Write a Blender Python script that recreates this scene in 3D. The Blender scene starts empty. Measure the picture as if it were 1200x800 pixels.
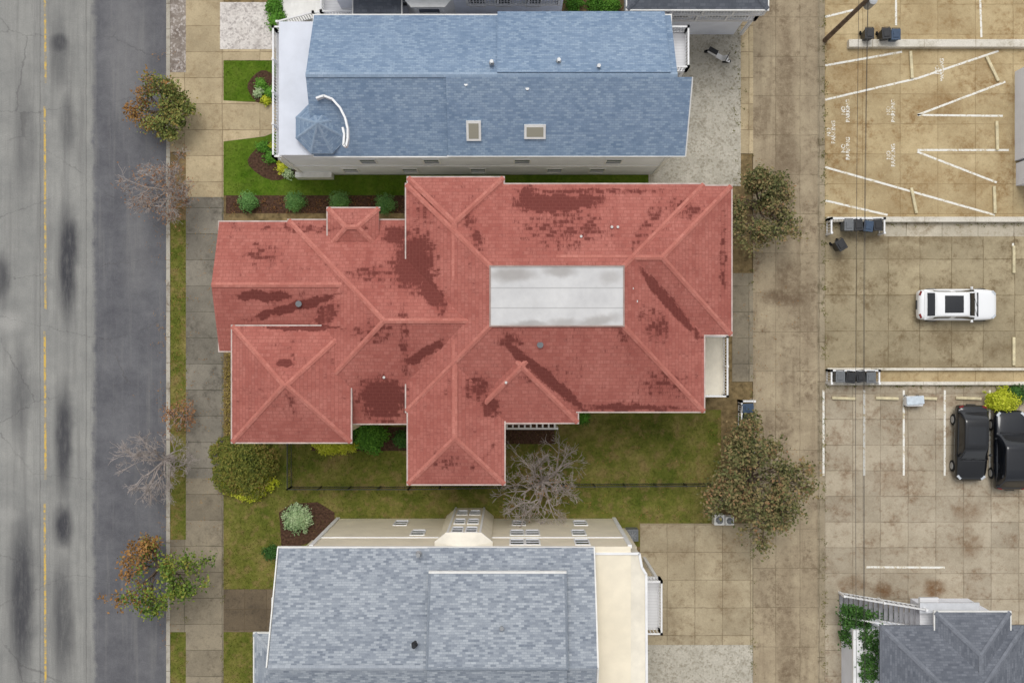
import bpy, math, random
import numpy as np
from mathutils import Vector, Matrix
random.seed(7); rng=np.random.default_rng(7)
H=60.0; K=0.05
def W(px,py,z=0.0):
    s=K*(H-z)/H
    return ((px-600)*s,(400-py)*s)
def W3(px,py,z): 
    a=W(px,py,z); return (a[0],a[1],z)
def srgb(r,g,b):
    def f(c):
        c/=255.0
        return c/12.92 if c<=0.04045 else ((c+0.055)/1.055)**2.4
    return (f(r),f(g),f(b),1.0)
scene=bpy.context.scene
COL=scene.collection
# ---------------------------------------------------------------- materials
class M:
    def __init__(s,name,rough=0.85,spec=0.3,metal=0.0):
        s.mat=bpy.data.materials.new(name); s.mat.use_nodes=True
        s.nt=s.mat.node_tree; s.b=s.nt.nodes['Principled BSDF']
        s.b.inputs['Roughness'].default_value=rough
        s.b.inputs['Specular IOR Level'].default_value=spec
        s.b.inputs['Metallic'].default_value=metal
        s._pos=None
    def n(s,t): return s.nt.nodes.new(t)
    def set(s,sock,v):
        if isinstance(v,bpy.types.NodeSocket): s.nt.links.new(v,sock)
        else: sock.default_value=v
    @property
    def pos(s):
        if s._pos is None: s._pos=s.n('ShaderNodeNewGeometry').outputs['Position']
        return s._pos
    def uv(s):
        return s.n('ShaderNodeUVMap').outputs[0]
    def math(s,op,a,b=0.0,c=None,clamp=False):
        n=s.n('ShaderNodeMath'); n.operation=op; n.use_clamp=clamp
        s.set(n.inputs[0],a); s.set(n.inputs[1],b)
        if c is not None: s.set(n.inputs[2],c)
        return n.outputs[0]
    def noise(s,scale,detail=3,rough=0.6,vec=None,stretch=None):
        n=s.n('ShaderNodeTexNoise'); n.inputs['Scale'].default_value=scale
        n.inputs['Detail'].default_value=min(detail,4); n.inputs['Roughness'].default_value=rough
        v=vec if vec is not None else s.pos
        if stretch:
            m=s.n('ShaderNodeMapping'); s.set(m.inputs[0],v); m.inputs['Scale'].default_value=stretch; v=m.outputs[0]
        s.set(n.inputs['Vector'],v)
        return n.outputs['Fac']
    def step(s,v,a,b,lo=0.0,hi=1.0):
        n=s.n('ShaderNodeMapRange'); n.interpolation_type='SMOOTHSTEP'
        s.set(n.inputs[0],v); n.inputs[1].default_value=a; n.inputs[2].default_value=b
        n.inputs[3].default_value=lo; n.inputs[4].default_value=hi
        return n.outputs[0]
    def mix(s,f,a,b,mode='MIX'):
        n=s.n('ShaderNodeMix'); n.data_type='RGBA'; n.blend_type=mode
        s.set(n.inputs[0],f); s.set(n.inputs[6],a); s.set(n.inputs[7],b)
        return n.outputs[2]
    def ramp(s,f,stops,const=False):
        n=s.n('ShaderNodeValToRGB'); s.set(n.inputs[0],f); cr=n.color_ramp
        if const: cr.interpolation='CONSTANT'
        while len(cr.elements)<len(stops): cr.elements.new(0.5)
        for e,(p,c) in zip(cr.elements,stops): e.position=p; e.color=c
        return n.outputs[0]
    def bump(s,h,strength=0.5,dist=0.02):
        n=s.n('ShaderNodeBump'); n.inputs['Strength'].default_value=strength
        n.inputs['Distance'].default_value=dist; s.set(n.inputs['Height'],h)
        s.set(s.b.inputs['Normal'],n.outputs[0])
    def color(s,c): s.set(s.b.inputs['Base Color'],c); return s
    def blobs(s,lst,z=0.1,wob=0.5,wscale=1.2):
        """lst of (px,py,rx,ry,deg,strength) in photo measurements at height z"""
        nz=s.n('ShaderNodeTexNoise'); nz.inputs['Scale'].default_value=wscale; nz.inputs['Detail'].default_value=3
        s.set(nz.inputs['Vector'],s.pos)
        v1=s.n('ShaderNodeVectorMath'); v1.operation='SUBTRACT'; s.set(v1.inputs[0],nz.outputs['Color']); v1.inputs[1].default_value=(.5,.5,.5)
        v2=s.n('ShaderNodeVectorMath'); v2.operation='SCALE'; s.set(v2.inputs[0],v1.outputs[0]); v2.inputs[3].default_value=wob*2
        v3=s.n('ShaderNodeVectorMath'); v3.operation='ADD'; s.set(v3.inputs[0],s.pos); s.set(v3.inputs[1],v2.outputs[0])
        acc=None
        for (px,py,rx,ry,deg,st) in lst:
            x,y=W(px,py,z); k=K*(H-z)/H
            m=s.n('ShaderNodeMapping'); m.vector_type='TEXTURE'
            m.inputs['Location'].default_value=(x,y,0); m.inputs['Rotation'].default_value=(0,0,math.radians(deg))
            m.inputs['Scale'].default_value=(rx*k,ry*k,1000)
            s.set(m.inputs[0],v3.outputs[0])
            l=s.n('ShaderNodeVectorMath'); l.operation='LENGTH'; s.set(l.inputs[0],m.outputs[0])
            o=s.step(l.outputs['Value'],1.3,0.3,0.0,st)
            acc=o if acc is None else s.math('MAXIMUM',acc,o)
        return acc
def seg(x0,y0,x1,y1,w,st=1.0):
    return ((x0+x1)/2,(y0+y1)/2,math.hypot(x1-x0,y1-y0)/2+w*.4,w,-math.degrees(math.atan2(y1-y0,x1-x0)),st)

def plain(name,c,rough=.7,spec=.3,metal=0,var=.12,scale=3.0,bump=0):
    m=M(name,rough,spec,metal)
    if var:
        f=m.noise(scale,4,.65)
        dk=tuple(x*(1-var*2) for x in c[:3])+(1,); lt=tuple(min(1,x*(1+var)) for x in c[:3])+(1,)
        m.color(m.ramp(f,[(.3,dk),(.7,lt)]))
        if bump: m.bump(m.noise(scale*12,2),bump,.02)
    else: m.color(c)
    return m.mat

def concrete(name,c1,c2,cw,ch,org=(0,0),stain=None,stc=(90,70,50),stamt=.6,joint=(88,76,58),jw=.03,tint=.2,blob=None,jamt=.75,crack=0,streakdir=None):
    m=M(name,.9,.2)
    v=m.n('ShaderNodeVectorMath'); v.operation='SUBTRACT'; m.set(v.inputs[0],m.pos); v.inputs[1].default_value=(org[0],org[1],0)
    nz=m.n('ShaderNodeTexNoise'); nz.inputs['Scale'].default_value=1.5; nz.inputs['Detail'].default_value=3; m.set(nz.inputs['Vector'],m.pos)
    sc=m.n('ShaderNodeVectorMath'); sc.operation='SCALE'; m.set(sc.inputs[0],nz.outputs['Color']); sc.inputs[3].default_value=.09
    ad=m.n('ShaderNodeVectorMath'); ad.operation='ADD'; m.set(ad.inputs[0],v.outputs[0]); m.set(ad.inputs[1],sc.outputs[0])
    br=m.n('ShaderNodeTexBrick'); br.offset=0; br.squash=1
    m.set(br.inputs['Vector'],ad.outputs[0])
    br.inputs['Color1'].default_value=(0,0,0,1); br.inputs['Color2'].default_value=(1,1,1,1); br.inputs['Mortar'].default_value=(.5,.5,.5,1)
    br.inputs['Scale'].default_value=1; br.inputs['Mortar Size'].default_value=jw; br.inputs['Mortar Smooth'].default_value=.5
    br.inputs['Brick Width'].default_value=cw; br.inputs['Row Height'].default_value=ch
    f=m.noise(.35,4,.7)
    c=m.ramp(f,[(.3,c1),(.7,c2)])
    t=m.math('MULTIPLY_ADD',br.outputs['Color'],tint,1-tint*.55)
    tc=m.n('ShaderNodeCombineColor'); [m.set(tc.inputs[i],t) for i in range(3)]
    c=m.mix(1.0,c,tc.outputs[0],'MULTIPLY')
    mt=m.noise(3.0,4,.78)
    s1=m.noise(.5,4,.75)
    st=m.math('MULTIPLY',m.step(s1,.46,.66),m.step(mt,.3,.65))
    c=m.mix(m.math('MULTIPLY',st,stamt),c,srgb(*stc))
    c=m.mix(m.step(mt,.52,.74,0,.5),c,srgb(*stc)); c=m.mix(m.step(mt,.43,.28,0,.4),c,c2)
    if streakdir:
        sk=m.noise(1.0,4,.7,stretch=streakdir)
        c=m.mix(m.step(sk,.5,.72,0,.4),c,srgb(*stc))
    if blob: c=m.mix(m.math('MULTIPLY',m.blobs(blob,.1,.35),m.step(mt,.3,.6,.5,1)),c,srgb(*stc))
    gr=m.noise(14,3,.7)
    c=m.mix(.5,c,m.ramp(gr,[(.3,(.62,.62,.62,1)),(.65,(1.0,1.0,1.0,1))]),'MULTIPLY')
    ja=m.math('MULTIPLY',br.outputs['Fac'],m.step(s1,.35,.6,jamt*.5,jamt))
    c=m.mix(ja,c,srgb(*joint))
    if crack:
        vo=m.n('ShaderNodeTexVoronoi'); vo.feature='DISTANCE_TO_EDGE'; vo.inputs['Scale'].default_value=.25; m.set(vo.inputs['Vector'],ad.outputs[0])
        ck=m.math('MULTIPLY',m.step(vo.outputs['Distance'],.008,.002),m.step(f,.52,.6))
        c=m.mix(m.math('MULTIPLY',ck,crack),c,srgb(*joint))
    m.color(c); m.bump(gr,.3,.01)
    return m.mat

def shingle(name,base,alt,dark,bw=.32,bh=.16,mort=.02,blob=None,stc=None,blz=8.5,streak=.35,mortc=None,lineamt=.5,rndamt=.5):
    m=M(name,.9,.15)
    uv=m.uv()
    br=m.n('ShaderNodeTexBrick'); br.offset=.5; m.set(br.inputs['Vector'],uv)
    br.inputs['Color1'].default_value=(0,0,0,1); br.inputs['Color2'].default_value=(1,1,1,1); br.inputs['Mortar'].default_value=(.5,.5,.5,1)
    br.inputs['Scale'].default_value=1; br.inputs['Mortar Size'].default_value=mort; br.inputs['Mortar Smooth'].default_value=.3
    br.inputs['Brick Width'].default_value=bw; br.inputs['Row Height'].default_value=bh
    rnd=br.outputs['Color']
    c=m.ramp(rnd,[(0,dark),(.45,base),(1,alt)])
    c2=m.ramp(m.noise(.5,4,.65),[(.3,dark),(.5,base),(.72,alt)])
    c=m.mix(1-rndamt,c,c2)
    sk=m.noise(1.0,4,.6,vec=uv,stretch=(2.2,.25,1))
    c=m.mix(m.math('MULTIPLY',m.step(sk,.45,.7),streak),c,dark)
    if blob:
        bl=m.blobs(blob,blz,.22,1.6)
        nz=m.noise(2.6,4,.75,vec=uv,stretch=(2.6,.7,1))
        g=m.noise(.45,2,.6)
        a=m.math('MULTIPLY_ADD',bl,.62,m.math('MULTIPLY_ADD',rnd,.40,nz))
        a=m.math('ADD',a,m.math('MULTIPLY',g,.3))
        soft=m.step(a,.86,1.2,0,.5)
        c=m.mix(soft,c,m.mix(.5,dark,stc))
        st=m.step(a,1.08,1.26)
        c=m.mix(m.math('MULTIPLY',st,.85),c,stc)
    c=m.mix(m.math('MULTIPLY',br.outputs['Fac'],lineamt),c,mortc or dark)
    gr=m.noise(20,2,.7)
    c=m.mix(.5,c,m.ramp(gr,[(.3,(.68,.68,.68,1)),(.65,(1,1,1,1))]),'MULTIPLY')
    m.color(c)
    return m.mat

def siding(name,c):
    m=M(name,.6,.3)
    sx=m.n('ShaderNodeSeparateXYZ'); m.set(sx.inputs[0],m.pos)
    w=m.math('FRACT',m.math('MULTIPLY',sx.outputs[2],5.0))
    line=m.step(w,.0,.12,.8,1)
    cc=m.n('ShaderNodeCombineColor'); [m.set(cc.inputs[i],line) for i in range(3)]
    f=m.noise(.9,4,.6)
    dk=tuple(x*.9 for x in c[:3])+(1,)
    m.color(m.mix(1,m.ramp(f,[(.35,dk),(.65,c)]),cc.outputs[0],'MULTIPLY')); m.bump(w,.25,.015)
    return m.mat

def leafmat(name,cols,rough=.7):
    m=M(name,rough,.2)
    g=m.n('ShaderNodeNewGeometry')
    r=g.outputs['Random Per Island']
    nz=m.noise(.9,3,.6)
    f=m.math('ADD',m.math('MULTIPLY',r,.6),m.math('MULTIPLY_ADD',nz,1.3,-.42),clamp=True)
    n=len(cols)
    m.color(m.ramp(f,[(i/(n-1),c) for i,c in enumerate(cols)]))
    return m.mat

WHITE=plain('white_paint',srgb(232,232,232),.5,.4,0,.05,1.5)
TRIM=plain('white_trim',srgb(224,223,219),.5,.4,0,.06,2)
GUT=plain('weathered_gutter',srgb(196,178,170),.6,.3,0,.14,2)
CREAM=siding('cream_siding',srgb(238,228,206))
LGREY=siding('pale_siding',srgb(238,242,252))
CREAMR=plain('cream_flat_roof',srgb(230,223,207),.6,.3,0,.08,.8)
DECKW=M('white_deck_boards',.6,.3)
_s=DECKW.n('ShaderNodeSeparateXYZ'); DECKW.set(_s.inputs[0],DECKW.pos)
_w=DECKW.math('FRACT',DECKW.math('MULTIPLY',_s.outputs[1],6.5)); DECKW.color(DECKW.mix(DECKW.step(_w,0,.14),srgb(190,190,192),srgb(222,222,224))); DECKW=DECKW.mat
GLASS=plain('window_glass',srgb(70,80,94),.08,.8,0,0)
BLACK=plain('black_plastic',srgb(38,39,42),.45,.4,0,.1,4)
WIREM=plain('wire_insulation',srgb(66,64,62),.7,.2,0,0)
BLKMET=plain('black_metal',srgb(38,40,38),.4,.5,0,0)
GREYP=plain('grey_plastic',srgb(106,109,112),.5,.4,0,.1,4)
WOOD=plain('weathered_timber',srgb(212,200,165),.85,.2,0,.15,3)
WOODP=plain('pole_timber',srgb(120,102,86),.9,.2,0,.2,3)
METAL=plain('galvanised_metal',srgb(160,162,164),.4,.5,.5,.08,3)
BARK=plain('bark',srgb(108,94,82),.95,.1,0,.2,6)
BARKG=plain('pale_bark',srgb(168,158,152),.95,.1,0,.2,6)
RUBBER=plain('tyre_rubber',srgb(28,28,29),.85,.2,0,0)
def yellowish():
    m=M('yellow_road_paint',.8,.2)
    f=m.noise(3.5,4,.75); g=m.noise(.3,2,.5)
    m.color(m.mix(m.step(m.math('ADD',f,m.math('MULTIPLY',g,.3)),.58,.74),srgb(206,172,84),srgb(146,140,126)))
    return m.mat
def whitewear(nm,under,a=.55):
    m=M(nm,.8,.2); f=m.noise(5,4,.78)
    m.color(m.mix(m.step(f,a-.06,a+.1),srgb(230,228,220),under)); return m.mat
YEL=yellowish(); LINE=whitewear('white_line_paint',srgb(188,172,138),.55); LINEW=whitewear('worn_white_paint',srgb(186,166,126),.5)

# ---------------------------------------------------------------- mesh helpers
def empty(name,parent=None):
    o=bpy.data.objects.new(name,None); o.empty_display_size=.5; COL.objects.link(o)
    if parent: o.parent=parent
    return o
def mesh_obj(name,v,f,mats,parent=None,uvs=None,smooth=False,mi=None):
    me=bpy.data.meshes.new(name); me.from_pydata([tuple(p) for p in v],[],f)
    for m in (mats if isinstance(mats,(list,tuple)) else [mats]): me.materials.append(m)
    if uvs is not None:
        l=me.uv_layers.new(name='UVMap'); l.data.foreach_set('uv',np.array(uvs,dtype=np.float32).ravel())
    if mi is not None: me.polygons.foreach_set('material_index',mi)
    if smooth: me.polygons.foreach_set('use_smooth',[True]*len(me.polygons))
    me.update()
    o=bpy.data.objects.new(name,me); COL.objects.link(o)
    if parent: o.parent=parent
    return o
class MB:
    def __init__(s): s.v=[]; s.f=[]
    def add(s,v,f):
        n=len(s.v); s.v+=[tuple(p) for p in v]; s.f+=[tuple(i+n for i in q) for q in f]
    def box(s,x0,x1,y0,y1,z0,z1):
        if x0>x1: x0,x1=x1,x0
        if y0>y1: y0,y1=y1,y0
        s.add([(x0,y0,z0),(x1,y0,z0),(x1,y1,z0),(x0,y1,z0),(x0,y0,z1),(x1,y0,z1),(x1,y1,z1),(x0,y1,z1)],
              [(3,2,1,0),(4,5,6,7),(0,1,5,4),(1,2,6,5),(2,3,7,6),(3,0,4,7)]); return s
    def beam(s,p0,p1,w,h):
        p0=Vector(p0);p1=Vector(p1); d=(p1-p0)
        if d.length<1e-6: return s
        d.normalize(); up=Vector((0,0,1))
        if abs(d.z)>.95: up=Vector((1,0,0))
        a=d.cross(up).normalized()*w/2; b=a.cross(d).normalized()*h/2
        v=[]
        for p in (p0,p1): v+=[p-a-b,p+a-b,p+a+b,p-a+b]
        s.add(v,[(3,2,1,0),(4,5,6,7),(0,1,5,4),(1,2,6,5),(2,3,7,6),(3,0,4,7)]); return s
    def tube(s,p0,p1,r0,r1,n=6,cap=True):
        p0=Vector(p0);p1=Vector(p1); d=(p1-p0)
        if d.length<1e-6: return s
        d.normalize(); up=Vector((0,0,1)) if abs(d.z)<.9 else Vector((1,0,0))
        a=d.cross(up).normalized(); b=a.cross(d)
        v=[p+(a*math.cos(2*math.pi*i/n)+b*math.sin(2*math.pi*i/n))*r for p,r in ((p0,r0),(p1,r1)) for i in range(n)]
        f=[(i,(i+1)%n,n+(i+1)%n,n+i) for i in range(n)]
        if cap: f+=[tuple(range(n-1,-1,-1)),tuple(range(n,2*n))]
        s.add(v,f); return s
    def prism(s,poly,z0,z1):
        n=len(poly); v=[(p[0],p[1],z0) for p in poly]+[(p[0],p[1],z1) for p in poly]
        f=[(i,(i+1)%n,n+(i+1)%n,n+i) for i in range(n)]+[tuple(range(n-1,-1,-1)),tuple(range(n,2*n))]
        s.add(v,f); return s
    def out(s,name,mat,parent=None,smooth=False,bevel=0):
        o=mesh_obj(name,s.v,s.f,mat,parent,smooth=smooth)
        if bevel:
            b=o.modifiers.new('bev','BEVEL'); b.width=bevel; b.segments=2; b.limit_method='ANGLE'
        return o
def pxbox(mb,x0,y0,x1,y1,z0,z1,zr=None):
    a=W(x0,y0,z1 if zr is None else zr); b=W(x1,y1,z1 if zr is None else zr)
    return mb.box(a[0],b[0],b[1],a[1],z0,z1)
def sheet(name,x0,y0,x1,y1,top,mat,bot=-.05):
    return pxbox(MB(),x0,y0,x1,y1,bot,top,0.1).out(name,mat)
def psheet(name,pts,top,mat,bot=-.05):
    return MB().prism([W(x,y,.1) for x,y in pts][::-1],bot,top).out(name,mat)
def roof_faces(name,faces,mat,parent):
    v=[];f=[];uv=[]
    for fc in faces:
        P=[Vector(p) for p in fc]; n=Vector((0,0,0))
        for i in range(len(P)): n+=P[i].cross(P[(i+1)%len(P)])
        if n.length<1e-9: continue
        n.normalize()
        if n.z<0: P=P[::-1]; n=-n
        u=Vector((0,0,1)).cross(n)
        u=u.normalized() if u.length>1e-3 else Vector((1,0,0))
        w=n.cross(u); k=len(v); v+=P; f.append(tuple(range(k,k+len(P))))
        for p in P: uv.append((p.dot(u)+50,p.dot(w)+50))
    return mesh_obj(name,v,f,mat,parent,uvs=uv)
def caps(name,segs,mat,parent,w=.13,h=.045):
    v=[];f=[];uv=[]
    for a,b in segs:
        a=Vector(a);b=Vector(b); d=b-a; L=d.length
        if L<.05: continue
        p=Vector((-d.y,d.x,0)).normalized()*w
        k=len(v); dz=Vector((0,0,h)); lo=Vector((0,0,-w*.22))
        v+=[a-p+lo+dz*.4,a+dz,a+p+lo+dz*.4,b-p+lo+dz*.4,b+dz,b+p+lo+dz*.4]
        for q,t in (((0,1,4,3),0),((1,2,5,4),1)):
            f.append(tuple(k+i for i in q)); uv+=[(0,0+t),(w,0+t),(w,L+t),(0,L+t)]
    return mesh_obj(name,v,f,mat,parent,uvs=uv)
def rects(px0,py0,px1,py1,z):
    a=W(px0,py0,z); b=W(px1,py1,z); return a[0],b[0],b[1],a[1]
def hip(parent,r,z,s,mat,gable='',trunc=None,gut='NSEW',capmat=None,fascia=.22,gutmat=None,gw=.07):
    x0,x1,y0,y1=r; F=[];S=[]
    A=(x0,y0,z);B=(x1,y0,z);C=(x1,y1,z);D=(x0,y1,z)
    if trunc:
        t=trunc; zt=z+t*s
        a=(x0+t,y0+t,zt);b=(x1-t,y0+t,zt);c=(x1-t,y1-t,zt);d=(x0+t,y1-t,zt)
        F=[(A,B,b,a),(B,C,c,b),(C,D,d,c),(D,A,a,d),(a,b,c,d)]; S=[(A,a),(B,b),(C,c),(D,d)]
    elif (x1-x0)>=(y1-y0):
        h=(y1-y0)/2; ym=(y0+y1)/2; zt=z+h*s
        p=(x0+(0 if 'W' in gable else h),ym,zt); q=(x1-(0 if 'E' in gable else h),ym,zt)
        F=[(A,B,q,p),(C,D,p,q),(D,A,p),(B,C,q)]; S=[(p,q)]
        if 'W' not in gable: S+=[(A,p),(D,p)]
        if 'E' not in gable: S+=[(B,q),(C,q)]
    else:
        h=(x1-x0)/2; xm=(x0+x1)/2; zt=z+h*s
        p=(xm,y0+(0 if 'S' in gable else h),zt); q=(xm,y1-(0 if 'N' in gable else h),zt)
        F=[(B,C,q,p),(D,A,p,q),(A,B,p),(C,D,q)]; S=[(p,q)]
        if 'S' not in gable: S+=[(A,p),(B,p)]
        if 'N' not in gable: S+=[(C,q),(D,q)]
    roof_faces('roof',F,mat,parent)
    if capmat: caps('ridge_caps',S,capmat,parent)
    MB().box(x0+.02,x1-.02,y0+.02,y1-.02,z-fascia,z-.012).out('fascia',TRIM,parent)
    g=MB(); w=gw
    if 'N' in gut: g.box(x0-w,x1+w,y1,y1+w,z-.14,z-.01)
    if 'S' in gut: g.box(x0-w,x1+w,y0-w,y0,z-.14,z-.01)
    if 'W' in gut: g.box(x0-w,x0,y0+.001,y1-.001,z-.141,z-.012)
    if 'E' in gut: g.box(x1,x1+w,y0+.001,y1-.001,z-.141,z-.012)
    if g.v: g.out('gutter',gutmat or TRIM,parent)
    return S
def window(parent,x,y,z,w,h,d):
    nx,ny={'N':(0,1),'S':(0,-1),'E':(1,0),'W':(-1,0)}[d]; tx,ty=abs(ny),abs(nx)
    def bx(mb,u0,u1,z0,z1,o0,o1):
        xs=[x+tx*u0+nx*o0,x+tx*u1+nx*o1]; ys=[y+ty*u0+ny*o0,y+ty*u1+ny*o1]
        mb.box(min(xs),max(xs),min(ys),max(ys),z0,z1)
    g=MB(); bx(g,-w/2,w/2,z-h/2,z+h/2,-.02,.02); g.out('window_glass',GLASS,parent)
    f=MB(); t=.07
    bx(f,-w/2-t,-w/2,z-h/2-t,z+h/2+t,-.01,.05); bx(f,w/2,w/2+t,z-h/2-t,z+h/2+t,-.01,.05)
    bx(f,-w/2,w/2,z+h/2,z+h/2+t,-.01,.048); bx(f,-w/2,w/2,z-.03,z+.03,-.01,.04)
    bx(f,-w/2,w/2,z-h/2-t,z-h/2,-.01,.07)
    f.out('window_frame',WHITE,parent)
def railing(parent,pts,z,h=1.0,step=.16,mat=None,closed=False,name='railing'):
    mb=MB(); n=len(pts)
    for i in range(n if closed else n-1):
        a=pts[i]; b=pts[(i+1)%n]; za=a[2] if len(a)>2 else z; zb=b[2] if len(b)>2 else z
        L=math.hypot(b[0]-a[0],b[1]-a[1]); k_=.5 if name=='metal_fence' else 1
        mb.beam((a[0],a[1],za+h),(b[0],b[1],zb+h),.09*k_,.06); mb.beam((a[0],a[1],za+.12),(b[0],b[1],zb+.12),.05*k_,.05)
        k=max(1,int(L/step))
        for j in range(1,k):
            t=j/k; x=a[0]+(b[0]-a[0])*t; y=a[1]+(b[1]-a[1])*t; zz=za+(zb-za)*t; e=.02*k_
            mb.box(x-e,x+e,y-e,y+e,zz+.1,zz+h-.02)
        m=max(1,round(L/1.9))
        for j in range(m+1):
            t=j/m; x=a[0]+(b[0]-a[0])*t; y=a[1]+(b[1]-a[1])*t; zz=za+(zb-za)*t; e=.06*(.6 if k_<1 else 1)
            mb.box(x-e,x+e,y-e,y+e,zz,zz+h+.1)
    return mb.out(name,mat or WHITE,parent)
# ---------------------------------------------------------------- foliage
def leaves(name,cent,rad,n_per,size,mat,parent,up=.5,flat=1.0):
    C=np.repeat(np.asarray(cent,float),n_per,axis=0); N=len(C)
    P=C+rng.normal(0,1,(N,3))*np.array([rad,rad,rad*flat])
    nrm=rng.normal(0,1,(N,3)); nrm[:,2]=np.abs(nrm[:,2])+up; nrm/=np.linalg.norm(nrm,axis=1)[:,None]
    t=np.cross(nrm,rng.normal(0,1,(N,3))); t/=np.linalg.norm(t,axis=1)[:,None]; b=np.cross(nrm,t)
    s=size*rng.uniform(.55,1.25,(N,1))
    V=np.stack([P-t*s*.5,P+b*s*.3-nrm*s*.06,P+t*s*.5,P-b*s*.3-nrm*s*.06],axis=1).reshape(-1,3)
    V[:,2]=np.maximum(V[:,2],.12)
    me=bpy.data.meshes.new(name); me.vertices.add(4*N); me.vertices.foreach_set('co',V.ravel())
    me.loops.add(4*N); me.loops.foreach_set('vertex_index',np.arange(4*N,dtype=np.int32))
    me.polygons.add(N); me.polygons.foreach_set('loop_start',np.arange(0,4*N,4,dtype=np.int32))
    me.update(calc_edges=True); me.materials.append(mat)
    o=bpy.data.objects.new(name,me); COL.objects.link(o)
    if parent: o.parent=parent
    return o
def tree(name,px,py,R,Ht,lmat,bark,n_per=9,size=.2,bare=False,depth=4,limbs=8,drop=0.15,zc=None,tw=.012,seed=0,squash=(1,1),rad=.17,lmat2=None):
    rs=random.Random(seed+int(px)); root=empty(name)
    x,y=W(px,py,zc or Ht*.65); z0=.08; mb=MB(); tips=[]
    top=Vector((x+rs.uniform(-.2,.2),y+rs.uniform(-.2,.2),Ht*.34))
    mb.tube((x,y,z0),(x,y,z0+.25),.2*R/2.2,.14*R/2.2,8); mb.tube((x,y,z0+.2),top,.14*R/2.2,.1*R/2.2,8)
    def grow(p,d,L,r,lv):
        mid=p+d*L*.5+Vector((rs.uniform(-.08,.08),rs.uniform(-.08,.08),rs.uniform(-.03,.08)))*L
        e=p+d*L+Vector((0,0,.04*L)); r2=max(tw,r*.62)
        n=6 if lv<2 else 3
        mb.tube(p,mid,r,(r+r2)/2,n,False); mb.tube(mid,e,(r+r2)/2,r2,n,False)
        if lv>=2: tips.append((mid+e)/2)
        if lv>=depth: tips.append(e); return
        for i in range(rs.choice([3,3,4]) if lv else 4):
            ax=Vector((rs.gauss(0,1),rs.gauss(0,1),rs.gauss(0,.55)))
            nd=(d+ax*.62).normalized(); nd.z=max(nd.z,-.1)
            st=p+(e-p)*rs.uniform(.45,1)
            grow(st,nd,L*rs.uniform(.5,.8),r2*.85,lv+1)
    for i in range(limbs):
        az=2*math.pi*(i+rs.uniform(-.3,.3))/limbs; el=math.radians(rs.uniform(12,62))
        d=Vector((math.cos(az)*math.cos(el)*squash[0],math.sin(az)*math.cos(el)*squash[1],math.sin(el)))
        grow(Vector((top.x,top.y,top.z*rs.uniform(.75,1))),d,R*.5*rs.uniform(.7,1.25),.06*R/2.2,1)
    mb.out('trunk_and_branches',bark,root)
    if n_per>0 and tips:
        tips=[t for t in tips if rs.random()>drop]
        if lmat2:
            a=[tuple(t) for t in tips if (t.x-x)+(y-t.y)*.4+rs.gauss(0,.5)>-R*.22]; b=[tuple(t) for t in tips if tuple(t) not in set(a)]
            leaves('foliage',a,rad,n_per,size,lmat,root)
            if b: leaves('turning_foliage',b,rad,max(3,n_per-3),size,lmat2,root)
        else: leaves('foliage',[tuple(t) for t in tips],rad,n_per,size,lmat,root)
    return root
def shrub(name,px,py,r,h,mat,n=900,size=.11,lobes=6,seed=1,ry=None,core=True):
    rs=random.Random(seed+int(px*3)); root=empty(name); x,y=W(px,py,h*.6); cent=[]
    ry=ry or r; mb=MB()
    for i in range(7):
        a=i*.9+rs.random(); mb.tube((x,y,.08),(x+math.cos(a)*r*.5,y+math.sin(a)*ry*.5,h*.6),.025,.012,4)
    mb.out('stems',BARK,root)
    if core:
        v=[];f=[];na,nr=18,6
        for j in range(nr+1):
            u=j/nr; rr=math.cos(u*math.pi/2)
            for i in range(na):
                a=2*math.pi*i/na; k=(.8+.1*math.sin(a*lobes+seed)+rs.uniform(-.05,.05))*rr
                v.append((x+math.cos(a)*r*k,y+math.sin(a)*ry*k,.1+h*.8*math.sin(u*math.pi/2)*rs.uniform(.92,1.05)))
        for j in range(nr):
            for i in range(na): f.append((j*na+i,j*na+(i+1)%na,(j+1)*na+(i+1)%na,(j+1)*na+i))
        mesh_obj('inner_foliage',v,f,mat,root)
    for i in range(max(12,n//10)):
        u=rs.random()**.5; a=rs.uniform(0,6.283); k=1+.1*math.sin(a*lobes+seed)
        zz=h*(.12+.88*math.sqrt(max(0,1-u*u)))*rs.uniform(.85,1.05)
        cent.append((x+math.cos(a)*u*r*k,y+math.sin(a)*u*ry*k,zz))
    leaves('foliage',cent,.075,10,size,mat,root,up=1.0)
    return root
L_OLIVE=leafmat('leaves_olive',[srgb(62,70,36),srgb(90,104,50),srgb(118,128,66),srgb(142,136,74),srgb(158,124,72)])
L_BROWN=leafmat('leaves_brown_olive',[srgb(58,62,38),srgb(88,94,56),srgb(116,114,72),srgb(138,122,84),srgb(152,114,84)])
L_GREEN=leafmat('leaves_green',[srgb(46,62,26),srgb(72,98,36),srgb(104,128,52),srgb(138,148,64),srgb(160,134,64)])
L_ORANGE=leafmat('leaves_turning',[srgb(96,74,42),srgb(134,98,56),srgb(164,120,70),srgb(126,122,62)])
L_SHRUB=leafmat('leaves_shrub_olive',[srgb(62,72,30),srgb(92,102,40),srgb(124,122,54),srgb(132,104,62)])
L_BARE=leafmat('leaves_rust',[srgb(110,80,60),srgb(150,108,76),srgb(170,130,90)])
L_YEL=leafmat('leaves_yellow',[srgb(120,134,30),srgb(162,172,38),srgb(194,198,58),srgb(208,210,84)])
L_DKG=leafmat('leaves_dark_green',[srgb(34,60,28),srgb(58,94,40),srgb(88,128,58)])
L_BOX=leafmat('leaves_boxwood',[srgb(66,104,54),srgb(92,134,70),srgb(124,160,94)])
L_BRG=leafmat('leaves_bright_green',[srgb(50,86,28),srgb(82,130,42),srgb(116,164,62)])
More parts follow.
